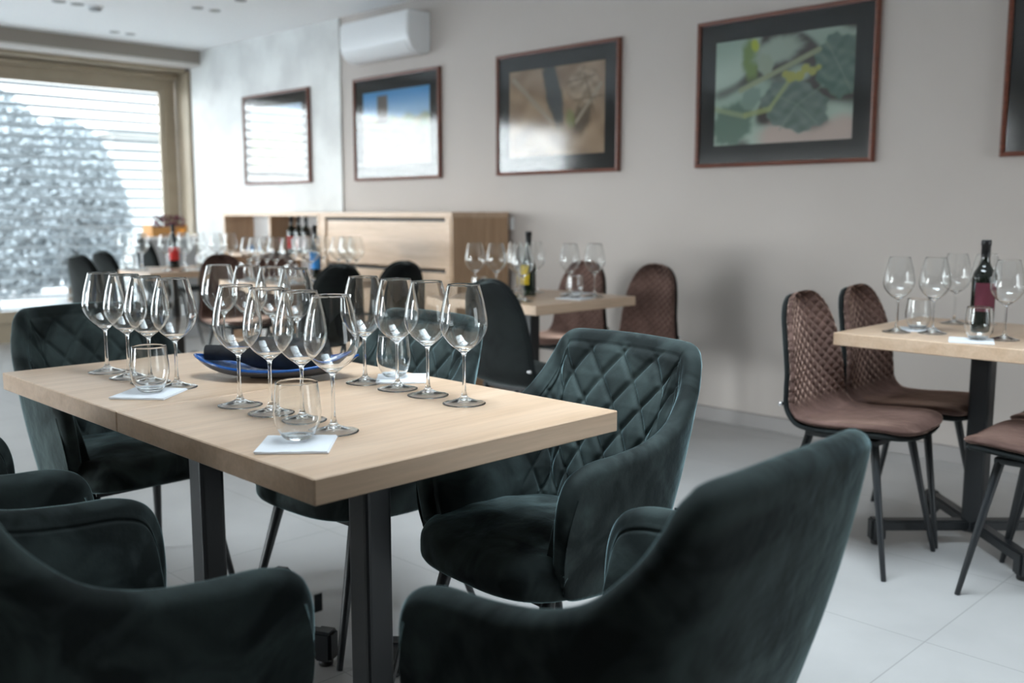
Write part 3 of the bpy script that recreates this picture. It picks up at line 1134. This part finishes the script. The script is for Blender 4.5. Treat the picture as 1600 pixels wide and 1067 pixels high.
def boat(a, b, z_end, z_mid, z_bot, t_, inner):
    """rim is an eye-shaped outline that rises to both pointed ends"""
    NU, NV = 48, 14
    pts = []
    for i in range(NU + 1):
        u = -1 + 2 * i / NU
        w = b * (1 - u * u) ** .75
        rimz = z_mid + (z_end - z_mid) * abs(u) ** 2.2
        botz = z_bot + (rimz - z_bot) * abs(u) ** 3.0
        row = []
        for j in range(NV + 1):
            v = -1 + 2 * j / NV
            z = botz + (rimz - botz) * abs(v) ** 2.3
            row.append((u * a, w * v, z + t_))
        pts.append(row)
    return pts


def boat_mesh(name, off, mat, parent, flip):
    P = boat(.205, .100, .054, .027, .004, off, True)
    vs_, fs = [], []
    n = len(P[0])
    for r_ in P:
        vs_ += r_
    for i in range(len(P) - 1):
        for j in range(n - 1):
            f = (i * n + j, (i + 1) * n + j, (i + 1) * n + j + 1, i * n + j + 1)
            fs.append(f[::-1] if flip else f)
    return mesh(name, vs_, fs, mat, parent, smooth=True)


o = boat_mesh('bowl_interior', .004, M['glaze'], dish, False)
o = boat_mesh('underside', -.002, M['dish_under'], dish, True)
# rim bead closing interior and underside
P = boat(.205, .100, .054, .027, .004, .001, True)
loop = [Vector(r_[0]) for r_ in P] + [Vector(r_[-1]) for r_ in P[::-1]][1:-1]
vs_, fs = [], []
for i, c in enumerate(loop):
    d = (loop[(i + 1) % len(loop)] - loop[i - 1]).normalized()
    a_ = Vector((0, 0, 1))
    b_ = d.cross(a_).normalized()
    for j in range(10):
        q = 2 * PI * j / 10
        vs_.append(c + a_ * (.0036 * math.sin(q)) + b_ * (.0036 * math.cos(q)))
m_ = len(loop)
for i in range(m_):
    for j in range(10):
        fs.append((i * 10 + j, ((i + 1) % m_) * 10 + j, ((i + 1) % m_) * 10 + (j + 1) % 10, i * 10 + (j + 1) % 10))
mesh('rim', vs_, fs, M['glaze_rim'], dish, smooth=True)
box('foot_ring', (-.06, -.025, 0), (.06, .025, .004), M['dish_under'], dish, bevel=.0015)

roll = thing('covered_bottle', 'black wine bottle in a cloth sleeve lying in the blue dish', 'bottle', (dcx, dcy, ZT), math.radians(44))
prof = spline2([(.001, -.188), (.0165, -.187), (.0195, -.182), (.0195, -.150), (.0200, -.120), (.0260, -.092), (.0370, -.062), (.0400, -.035), (.0402, .05), (.0400, .115), (.037, .120), (.001, .121)], 60)
vs_, fs = [], []
SG = 40
for i, (r, s_) in enumerate(prof):
    for j in range(SG):
        a_ = 2 * PI * j / SG
        rr = r * (1 + .012 * math.sin(3 * a_ + s_ * 40))
        t_ = (s_ + .188) / .309
        cz = .056 * (1 - t_) + .052 * t_ + .0015
        vs_.append((s_ * 1.0 + .002, rr * math.cos(a_) + .024, cz + rr * math.sin(a_)))
for i in range(len(prof) - 1):
    for j in range(SG):
        fs.append((i * SG + j, i * SG + (j + 1) % SG, (i + 1) * SG + (j + 1) % SG, (i + 1) * SG + j))
fs.append(list(range(SG)))
fs.append([(len(prof) - 1) * SG + j for j in range(SG)][::-1])
mesh('sleeve', vs_, fs, M['black_cloth'], roll, smooth=True)
for j, (lx, ly, rz_) in enumerate([(.140, -.020, .3), (.150, .010, -.2)]):
    bm = bmesh.new()
    mt = Matrix.Translation((lx, ly, .040 + .004 * j)) @ Matrix.Rotation(rz_, 4, 'Z') @ Matrix.Rotation(-.35, 4, 'Y')
    bm_box(bm, (-.02, -.016, 0), (.02, .016, .0012), mt)
    from_bm('paper_slip', bm, M['napkin'], roll)


# ================================================================== bottles
def make_bottle(label, x, y, z=ZT, label_mat='label_wine', rz=0.0, glass='bottle', h=.315, r=.0385, group=None, shoulder=.205, arc=1.2, foil=True, lz=(.055, .15)):
    t_ = thing('wine_bottle', label, 'bottle', (x, y, z), rz, group)
    s = h / .315
    prof = spline2([(.001, .004), (.020, .002), (.034, .0), (r, .006), (r, .05), (r, .12), (r, shoulder - .03), (r * .985, shoulder - .014), (r * .80, shoulder + .006),
                    (r * .50, shoulder + .026), (.0145, shoulder + .048), (.0138, shoulder + .075), (.0138, .296), (.0155, .298), (.0155, .310), (.0140, .315), (.001, .315)], 90)
    lathe('body', [(a_, b_ * s) for a_, b_ in prof], M[glass], t_, 40)
    lathe('neck_foil', [(.0147, .258 * s), (.0147, .296 * s), (.0163, .298 * s), (.0163, .311 * s), (.0150, .3162 * s), (.001, .3164 * s)], M['foil'], t_, 32, cap0=False)
    if foil:
        lathe('foil_top', [(.0148, .3163 * s), (.0140, .3172 * s), (.001, .3174 * s)], M['foil_top'], t_, 24, cap0=False)
    lathe('paper_label', [(r + .0006, lz[0] * s), (r + .0006, lz[1] * s)], M[label_mat], t_, 24, arc=(-PI / 2 - arc, -PI / 2 + arc))
    return t_


face_cam = lambda x, y: math.atan2(-y, -x) + PI / 2          # turns local -Y towards the camera


def bt(label, x, y, extra=0.0, **kw):
    return make_bottle(label, x, y, rz=face_cam(x, y) + extra, **kw)


bt('dark wine bottle with burgundy label on the right-hand table', -1.200, 3.480, .25, arc=.95, label_mat='label_wine', lz=(.075, .172))
bt('dark green wine bottle with yellow label on the table by the long wall', -3.340, 3.455, -.9, label_mat='label_yellow', glass='bottle_green', h=.315, shoulder=.165, r=.037, foil=False, arc=1.0)
bt('dark wine bottle with blue label on the table before the cabinet', -5.200, 3.450, -.3, label_mat='label_blue', h=.33, r=.036, shoulder=.175, foil=False)
bt('dark wine bottle with red label on the table nearest the window', -6.880, 3.330, .2, label_mat='label_red', h=.32, foil=False)


# ------------------------------------------------------------------ glasses on the other tables
def unit_label(i, n, where):
    w = ['first', 'second', 'third', 'fourth', 'fifth', 'sixth', 'seventh', 'eighth', 'ninth', 'tenth', 'eleventh', 'twelfth']
    return 'empty wine glass, %s from the left %s' % (w[i], where)


def glass_row(pts, where, group):
    pts = sorted(pts, key=lambda p: (p[0] + p[1]) / (p[1] - p[0]))
    for i, (x, y) in enumerate(pts):
        wg(x, y, unit_label(i, len(pts), where), group)


glass_row([(-1.410, 3.285), (-1.308, 3.335), (-1.370, 3.690), (-1.285, 3.740), (-1.075, 3.330), (-.980, 3.395), (-1.02, 3.73)], 'on the right-hand table', 'wine glasses on the right-hand table')
napkin('white napkin on the right-hand table under the tumbler beside the bottle', -1.135, 3.215, math.radians(20), .13)
tb(-1.125, 3.240, 'low tumbler on a napkin in front of the burgundy label bottle', 'tumblers on the right-hand table', ZN)
napkin('white napkin on the right-hand table beside the leftmost glasses', -1.375, 3.400, math.radians(30), .12)
tb(-1.385, 3.400, 'low tumbler behind the two leftmost glasses of the right-hand table', 'tumblers on the right-hand table', ZN)

glass_row([(-3.560, 3.300), (-3.450, 3.340), (-3.130, 3.200), (-3.290, 3.330), (-3.160, 3.560), (-3.065, 3.635), (-3.45, 3.62), (-3.57, 3.60)], 'around the yellow label bottle', 'wine glasses on the yellow label bottle table')
napkin('white napkin near the corner of the yellow label bottle table', -3.290, 3.225, math.radians(10), .12)
napkin('white napkin under a tumbler at the right of the yellow label bottle', -3.050, 3.480, math.radians(10), .14)
tb(-3.060, 3.485, 'low tumbler right of the yellow label bottle', 'tumblers on the yellow label bottle table', ZN)
napkin('white napkin behind the yellow label bottle', -3.230, 3.690, math.radians(10), .12)
tb(-3.40, 3.18, 'low tumbler left of the yellow label bottle', 'tumblers on the yellow label bottle table')

glass_row([(-5.40, 3.10), (-5.33, 3.18), (-5.26, 3.07), (-5.19, 3.16), (-5.35, 3.46), (-5.28, 3.56), (-4.98, 3.12), (-4.90, 3.22), (-5.02, 3.50), (-4.92, 3.56), (-4.84, 3.44), (-5.08, 3.60)], 'on the table before the cabinet', 'wine glasses on the table before the cabinet')
napkin('white napkin at the left of the table before the cabinet', -5.30, 3.02, 0, .13)
tb(-5.30, 3.02, 'low tumbler at the left of the table before the cabinet', 'tumblers on the table before the cabinet', ZN)
napkin('white napkin at the right of the table before the cabinet', -4.87, 3.06, 0, .13)
tb(-4.88, 3.07, 'low tumbler at the right of the table before the cabinet', 'tumblers on the table before the cabinet', ZN)

glass_row([(-7.00, 3.02), (-6.92, 3.10), (-6.80, 3.05), (-6.98, 3.46), (-6.88, 3.54), (-6.52, 3.10), (-6.45, 3.20), (-6.55, 3.50), (-6.46, 3.56)], 'on the table nearest the window', 'wine glasses on the table nearest the window')
napkin('white napkin at the near side of the table nearest the window', -6.86, 2.98, 0, .13)
napkin('white napkin at the right side of the table nearest the window', -6.50, 3.36, 0, .14)
tb(-6.87, 2.99, 'low tumbler at the near side of the table nearest the window', 'tumblers on the table nearest the window', ZN)
tb(-6.51, 3.36, 'low tumbler at the right side of the table nearest the window', 'tumblers on the table nearest the window', ZN)

# ================================================================== cabinet
CY0, CY1 = 4.07, 4.565
shelf = thing('shelf_unit', 'pale oak open shelf unit against the grey plaster wall', 'shelf', (0, 0, 0))
xs = [-7.49, -6.76, -6.07]
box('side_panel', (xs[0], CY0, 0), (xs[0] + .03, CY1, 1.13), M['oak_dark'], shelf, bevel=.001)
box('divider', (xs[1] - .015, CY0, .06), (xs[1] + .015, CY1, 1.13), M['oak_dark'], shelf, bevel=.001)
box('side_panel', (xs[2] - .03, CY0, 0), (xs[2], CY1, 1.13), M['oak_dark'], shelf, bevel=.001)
box('top_board', (xs[0] - .005, CY0 - .005, 1.13), (xs[2] - .002, CY1, 1.16), M['oak_x'], shelf, bevel=.001)
for zf in (.03, .42, .80):
    box('shelf_board', (xs[0] + .03, CY0 + .005, zf), (xs[2] - .03, CY1, zf + .028), M['oak_x'], shelf, bevel=.001)
cab = thing('cabinet', 'pale oak cabinet with two long flap fronts under the pictures', 'cabinet', (0, 0, 0))
X0, X1 = -6.068, -4.60
boxes('carcass', [((X0, CY0, 0), (X0 + .07, CY1, 1.125)), ((X0 + .07, CY0, 0), (X1 - .07, CY1, .07)), ((X0 + .07, CY1 - .02, .07), (X1 - .07, CY1, 1.125)),
                  ((X1 - .07, CY0, 0), (X1 - .022, CY1, 1.125))], M['oak_x'], cab, bevel=.001)
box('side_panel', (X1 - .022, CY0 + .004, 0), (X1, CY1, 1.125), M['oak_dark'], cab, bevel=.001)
box('top_board', (X0, CY0 - .005, 1.125), (X1 + .003, CY1, 1.16), M['oak_x'], cab, bevel=.001)
for z0, z1 in ((.80, 1.112), (.455, .785), (.08, .44)):
    d_ = box('flap_front', (X0 + .078, CY0 + .012, z0), (X1 - .078, CY0 + .034, z1), M['oak_x'], cab, bevel=.002)
    box('gap_shade_strip', (X0 + .08, CY0 + .009, z1 - .012), (X1 - .08, CY0 + .014, z1 + .002), M['black_plastic'], d_)  # black strip on the flap, stands in for shade in the gap

box('back_panel', (xs[0] + .03, CY0 + .27, .03), (xs[2] - .03, CY0 + .28, 1.13), M['white_plastic'], shelf)
# things in the open shelf
sz = .828
for i, (x, lm) in enumerate([(-6.605, 'label_red'), (-6.520, 'label_white'), (-6.432, 'label_white')]):
    make_bottle('dark wine bottle, %s of three standing in the open shelf' % ['left', 'middle one', 'right'][i], x, 4.17 + .01 * i, z=sz, label_mat=lm, h=.30, rz=.6, group='wine bottles in the open shelf', foil=False)
lying = thing('wine_bottle', 'dark bottle lying in the left shelf opening, blue disc end to the front', 'bottle', (-7.10, 4.10, sz), math.radians(62))
prof = spline2([(.001, 0), (.034, .001), (.038, .006), (.038, .16), (.036, .19), (.020, .225), (.0145, .25), (.0145, .30), (.001, .301)], 50)
vs_, fs = [], []
for i, (r, s_) in enumerate(prof):
    for j in range(28):
        a_ = 2 * PI * j / 28
        vs_.append((r * math.cos(a_), s_ + .02, .038 + r * math.sin(a_)))
for i in range(len(prof) - 1):
    for j in range(28):
        fs.append((i * 28 + j, i * 28 + (j + 1) % 28, (i + 1) * 28 + (j + 1) % 28, (i + 1) * 28 + j))
mesh('body', vs_, fs, M['bottle'], lying, smooth=True)
bm = bmesh.new()
bmesh.ops.create_cone(bm, cap_ends=True, segments=32, radius1=.040, radius2=.040, depth=.022, matrix=Matrix.Translation((0, .012, .0385)) @ Matrix.Rotation(PI / 2, 4, 'X'))
smooth_by_angle(from_bm('end_cap', bm, M['label_blue'], lying))
jar = thing('decanter', 'small amber jar beside the lying bottle in the left shelf opening', 'jar', (-6.93, 4.16, sz))
lathe('jar_body', spline2([(.001, 0), (.03, .001), (.036, .01), (.038, .05), (.034, .08), (.022, .098), (.020, .11)], 30), simple('amber_glass', (.20, .11, .03), .15), jar, 32)
lathe('lid', [(.001, .11), (.023, .11), (.023, .125), (.001, .126)], M['black_plastic'], jar, 32)

# flower crate on its stand by the window
st = thing('plant_stand', 'pale grey narrow stand by the window under the flower crate', 'stand', (-8.62, 4.10, 0))
box('top_panel', (-.17, -.24, .915), (.17, .24, .94), M['white_plastic'], st, bevel=.003)
box('cabinet_body', (-.15, -.22, 0.0), (.15, .22, .915), M['grey_plastic'], st, bevel=.003)
cr = thing('flower_crate', 'orange wooden crate of dried plum flowers by the window', 'crate', (-8.62, 4.10, .9405))
for (lo, hi) in [((-.10, -.17, 0), (-.09, .17, .085)), ((.09, -.17, 0), (.10, .17, .085)), ((-.09, -.17, 0), (.09, -.16, .105)), ((-.09, .16, 0), (.09, .17, .105))]:
    box('crate_board', lo, hi, M['crate'], cr, bevel=.001)
box('crate_bottom', (-.09, -.16, 0), (.09, .16, .01), M['crate'], cr)
rnd = random.Random(5)
for kind, mt_, n_, nm in (('a', 'plum', 160, 'dried_flowers'), ('b', 'olive', 110, 'dried_leaves')):
    bm = bmesh.new()
    for i in range(n_):
        c = Vector((rnd.uniform(-.08, .08), rnd.uniform(-.09, .17), rnd.uniform(.07, .19)))
        s = rnd.uniform(.008, .018)
        m4 = Matrix.Translation(c) @ Matrix.Rotation(rnd.uniform(0, 6), 4, 'X') @ Matrix.Rotation(rnd.uniform(0, 6), 4, 'Z')
        if kind == 'a':
            bmesh.ops.create_icosphere(bm, subdivisions=1, radius=s * .7, matrix=m4)
        else:
            f = [bm.verts.new(m4 @ Vector(p)) for p in ((-s * 1.6, 0, 0), (0, s * .5, .002), (s * 1.6, 0, 0), (0, -s * .5, .002))]
            bm.faces.new(f)
    from_bm(nm, bm, M[mt_], cr)
tag(lathe('orange', spline2([(.001, 0), (.022, .006), (.034, .034), (.022, .062), (.001, .068)], 24), M['orange'], None, 28, loc=(-8.485, 4.20, .9405)),
    'whole orange on the stand in front of the flower crate', 'fruit')

# ================================================================== pictures
def paint(fun, nx=110, nz=80):
    return [[fun(i / nx, j / nz) for i in range(nx + 1)] for j in range(nz + 1)]


def sm(a, b, x):
    t_ = min(1, max(0, (x - a) / (b - a)))
    return t_ * t_ * (3 - 2 * t_)


def mixc(a, b, t_):
    return tuple(a[i] * (1 - t_) + b[i] * t_ for i in range(3))


def ell(u, v, cx, cz, a, b, rot, soft=.25):
    du, dv = (u - cx) * 1.33, v - cz
    c, s = math.cos(rot), math.sin(rot)
    x, y = (du * c + dv * s) / a, (-du * s + dv * c) / b
    ang = math.atan2(y, x)
    return 1 - sm(1 - soft, 1, math.hypot(x, y) * (1 + .06 * math.sin(7 * ang) + .03 * math.sin(17 * ang)))


def seg_(u, v, x0, y0, x1, y1, w):
    du, dv = (u - x0) * 1.33, v - y0
    ex, ey = (x1 - x0) * 1.33, y1 - y0
    t_ = min(1, max(0, (du * ex + dv * ey) / (ex * ex + ey * ey)))
    return 1 - sm(w * .6, w, math.hypot(du - t_ * ex, dv - t_ * ey))


def nz_(u, v, s=1.0):
    return .5 + .25 * math.sin(u * 11 * s + 3 * math.sin(v * 7 * s)) + .25 * math.sin(v * 13 * s + 2.5 * math.sin(u * 9 * s + 1))


def art_leaf(u, v):
    c = mixc((.30, .40, .34), (.40, .48, .42), nz_(u, v, .6))
    c = mixc(c, (.045, .04, .035), sm(.42, .62, .55 * nz_(u, v, .8) + .5 * sm(.15, .5, u) * (1 - abs(v - .45))))
    c = mixc(c, (.16, .24, .07), ell(u, v, .27, .80, .11, .26, .1, .5))
    c = mixc(c, (.33, .40, .34), ell(u, v, .47, .86, .30, .16, .2, .5))
    c = mixc(c, (.46, .38, .34), (1 - sm(.10, .24, v - .05 * math.sin(u * 15))) * sm(.28, .42, u))
    c = mixc(c, (.12, .19, .15), ell(u, v, .14, .20, .26, .22, .7, .3))
    c = mixc(c, (.20, .28, .24), ell(u, v, .28, .44, .13, .10, .9, .3))
    c = mixc(c, mixc((.095, .145, .125), (.17, .22, .20), nz_(u, v, 3)), ell(u, v, .60, .33, .34, .23, -.35, .08))
    c = mixc(c, mixc((.055, .12, .10), (.14, .21, .17), nz_(u, v, 3.4)), ell(u, v, .91, .66, .24, .30, .3, .1))
    c = mixc(c, (.30, .36, .28), ell(u, v, .38, .74, .09, .12, .3, .3))
    for q in ((.62, .34, .80, .50), (.62, .34, .50, .12), (.62, .34, .44, .46), (.62, .34, .76, .16), (.91, .62, .80, .90), (.91, .62, .99, .40)):
        c = mixc(c, (.20, .27, .22), .55 * seg_(u, v, *q, .010))
    c = mixc(c, (.30, .33, .20), .9 * seg_(u, v, .20, .52, .76, .82, .030))
    c = mixc(c, (.30, .35, .20), .7 * seg_(u, v, .0, .36, .24, .27, .030))
    c = mixc(c, (.32, .36, .16), .8 * seg_(u, v, .24, .28, .42, .32, .032))
    c = mixc(c, (.32, .36, .18), .8 * seg_(u, v, .42, .32, .55, .55, .024))
    for q in ((.57, .60, .06), (.63, .60, .055), (.67, .66, .05), (.72, .63, .045), (.53, .63, .04), (.76, .66, .03)):
        c = mixc(c, (.36, .37, .10), ell(u, v, q[0], q[1], q[2], q[2], .3, .3))
    c = mixc(c, (.40, .46, .05), ell(u, v, .30, .93, .05, .08, .3, .5))
    return c


def art_vine(u, v):
    c = mixc((.24, .16, .10), (.36, .26, .17), nz_(u, v, 1.3))
    c = mixc(c, (.06, .065, .065), ell(u, v, .48, .72, .13, .50, .25, .35))
    c = mixc(c, (.07, .05, .03), .8 * ell(u, v, .78, .42, .15, .28, -.3, .5))
    c = mixc(c, mixc((.22, .16, .10), (.40, .30, .21), nz_(u, v, 3)), ell(u, v, .80, .74, .24, .24, .2, .25))
    c = mixc(c, (.32, .26, .19), seg_(u, v, .05, .90, .45, .40, .035))
    c = mixc(c, (.32, .26, .19), seg_(u, v, .72, .36, .96, .75, .025))
    c = mixc(c, (.16, .20, .06), .7 * ell(u, v, .66, .40, .08, .14, .2, .5))
    for q in ((.80, .88, .90, .45), (.62, .80, .90, .85), (.70, .60, .98, .62)):
        c = mixc(c, (.12, .085, .05), .7 * seg_(u, v, *q, .012))
    return c


def art_sky(u, v):
    c = mixc((.32, .44, .30), (.40, .38, .22), nz_(u, v, 2))
    c = mixc(c, mixc((.45, .66, .85), (.12, .40, .72), sm(.68, 1.0, v)), sm(.60, .68, v + .02 * math.sin(u * 25)))
    c = mixc(c, (.20, .17, .15), (1 if .22 < u < .38 and v > .5 else 0) * sm(.5, .6, v) * (1 - sm(.93, .95, v)))
    c = mixc(c, (.45, .42, .35), (1 - sm(.0, .25, v)))
    return c


def art_field(u, v):
    c = mixc((.25, .32, .15), (.40, .42, .25), nz_(u, v, 2))
    return mixc(c, (.35, .5, .65), sm(.55, .7, v))


def art_mat(name):
    m, n, l, p = mat_new(name)
    a_ = n.new('ShaderNodeAttribute')
    a_.attribute_name = 'print_colour'
    l.new(a_.outputs['Color'], p.inputs['Base Color'])
    p.inputs['Roughness'].default_value = .6
    return m


M['print'] = art_mat('photo_print')


def picture(label, x0, x1, z0, z1, art, fw=.020, mat_w=.095, yw=YF, gain=1.0):
    t_ = thing('framed_picture', label, 'picture', ((x0 + x1) / 2, yw, (z0 + z1) / 2), 0, 'framed photographs on the long wall')
    W, H = (x1 - x0) / 2, (z1 - z0) / 2
    bm = bmesh.new()
    rings = [(W, H, -.001), (W, H, -.030), (W - fw * .35, H - fw * .35, -.033), (W - fw, H - fw, -.029), (W - fw, H - fw, -.001)]
    vv = [[bm.verts.new((sx * w, y, sz_ * h)) for sx, sz_ in ((-1, -1), (1, -1), (1, 1), (-1, 1))] for w, h, y in rings]
    for a_, b_ in zip(vv[:-1], vv[1:]):
        for j in range(4):
            bm.faces.new((a_[j], a_[(j + 1) % 4], b_[(j + 1) % 4], b_[j]))
    bmesh.ops.recalc_face_normals(bm, faces=bm.faces[:])
    from_bm('frame', bm, M['frame_wood'], t_)
    box('mat_board', (-W + fw, -.014, -H + fw), (W - fw, -.003, H - fw), M['mat_board'], t_)
    pw, ph = W - fw - mat_w, H - fw - mat_w
    nx, nz = 132, 96
    vs_, fs, cs = [], [], []
    for j in range(nz + 1):
        for i in range(nx + 1):
            vs_.append((-pw + 2 * pw * i / nx, -.0152, -ph + 2 * ph * j / nz))
            cs.append(art(i / nx, j / nz))
    for j in range(nz):
        for i in range(nx):
            a_ = j * (nx + 1) + i
            fs.append((a_, a_ + 1, a_ + nx + 2, a_ + nx + 1))
    o_ = mesh('photo_print', vs_, fs, M['print'], t_)
    at = o_.data.color_attributes.new('print_colour', 'FLOAT_COLOR', 'POINT')
    flat = np.ones((len(cs), 4), dtype=np.float32)
    flat[:, :3] = np.clip(np.array(cs) * gain, 0, .85)
    at.data.foreach_set('color', flat.ravel())
    mesh('glass_pane', [(-W + fw, -.021, -H + fw), (W - fw, -.021, -H + fw), (W - fw, -.021, H - fw), (-W + fw, -.021, H - fw)], [(0, 1, 2, 3)], M['picture_glass'], t_)
    return t_


S = .9284
zq = lambda z: 1.16 + (z - 1.25) * S
Z0, Z1 = zq(1.510), zq(2.343)
picture('framed photo of green vine leaves, large one right of centre on the wall', -3.385 * S, -2.288 * S, Z0, Z1, art_leaf, gain=1.35)
picture('framed photo of tan dried vines, above the yellow label bottle', -5.086 * S, -3.970 * S, Z0, Z1, art_vine, gain=1.3)
picture('framed photo with blue sky, just below the air conditioner', -6.805 * S, -5.708 * S, Z0, Z1, art_sky)
picture('framed photo on the grey plaster wall, almost white with window reflection', -8.570 * S, -7.448 * S, Z0, Z1, art_field, yw=YF - .018)
picture('framed picture cut by the right edge of the photo', -1.668 * S, -.56 * S, Z0, Z1, art_vine)

# ================================================================== air conditioner, switch, ceiling lights
ac = thing('air_conditioner', 'white wall air conditioner high up beside the plaster wall', 'air conditioner', (-5.82, YF, 2.27))
prof = [(0, 0.02), (0, .285), (-.165, .285), (-.190, .278), (-.203, .255), (-.205, .12), (-.196, .075), (-.165, .030), (-.11, .004), (-.04, .0)]


def extrude_x(name, prof, x0, x1, mat, parent, bev=.006):
    bm = bmesh.new()
    a_ = [bm.verts.new((x0, y, z)) for y, z in prof]
    b_ = [bm.verts.new((x1, y, z)) for y, z in prof]
    n = len(prof)
    for i in range(n):
        bm.faces.new((a_[i], a_[(i + 1) % n], b_[(i + 1) % n], b_[i]))
    bm.faces.new(a_[::-1])
    bm.faces.new(b_)
    bmesh.ops.recalc_face_normals(bm, faces=bm.faces[:])
    if bev:
        eds = [e for e in bm.edges if abs(e.verts[0].co.x - e.verts[1].co.x) < 1e-6]
        bmesh.ops.bevel(bm, geom=eds, offset=bev, segments=3, affect='EDGES')
    return smooth_by_angle(from_bm(name, bm, mat, parent), 35)


extrude_x('housing', prof, -.405, .405, M['white_plastic'], ac)
extrude_x('front_panel', [(-.192, .283), (-.207, .256), (-.210, .12), (-.205, .095), (-.200, .12), (-.198, .25)], -.395, .395, M['white_plastic'], ac, .001)
extrude_x('air_flap', [(-.203, .080), (-.172, .028), (-.125, .004), (-.125, .010), (-.168, .036), (-.197, .082)], -.36, .36, M['white_plastic'], ac, .0005)
sw = thing('light_switch', 'white double light switch on the long wall right of the cabinet', 'switch', (-4.655, YF, 1.085))
box('switch_plate', (-.075, -.008, -.042), (.075, 0, .042), M['white_plastic'], sw, bevel=.003)
for xx in (-.034, .034):
    box('rocker', (xx - .026, -.012, -.028), (xx + .026, -.0075, .028), M['white_plastic'], sw, bevel=.002)

M['dark_lens'] = simple('dim_lamp_lens', (.22, .22, .19), .4)
for i, (x, y, r, nm) in enumerate([(-7.43, 2.815, .045, 'left one of the pair at the top left'), (-7.43, 2.945, .045, 'right one of the pair at the top left'),
                                   (-8.33, 3.60, .04, 'left one of the pair nearest the window'), (-8.33, 3.735, .04, 'right one of the pair nearest the window'),
                                   (-6.93, 3.625, .04, 'left one of the pair in the middle'), (-6.93, 3.765, .04, 'right one of the pair in the middle'),
                                   (-6.47, 3.72, .04, 'single one nearest the air conditioner')]):
    t_ = thing('ceiling_spot', 'small unlit recessed ceiling spot, ' + nm, 'ceiling light', (x, y, ZC), 0, 'recessed ceiling spots')
    lathe('trim_ring', [(r * .72, -.004), (r, -.006), (r * 1.08, -.003), (r * 1.08, 0)], M['grey_plastic'], t_, 28, cap0=False, cap1=False)
    lathe('lens', [(.001, -.003), (r * .72, -.004)], M['dark_lens'], t_, 28, cap0=False, cap1=False)
t_ = thing('smoke_detector', 'round smoke detector on the ceiling right of the top left spots', 'detector', (-7.42, 3.07, ZC))
lathe('detector_base', [(.062, 0), (.062, -.010), (.058, -.014), (.001, -.014)], M['white_plastic'], t_, 36, cap0=False, cap1=False)
lathe('sensor_ring', [(.045, -.014), (.043, -.030), (.030, -.036), (.001, -.037)], M['grey_plastic'], t_, 36, cap0=False, cap1=False)
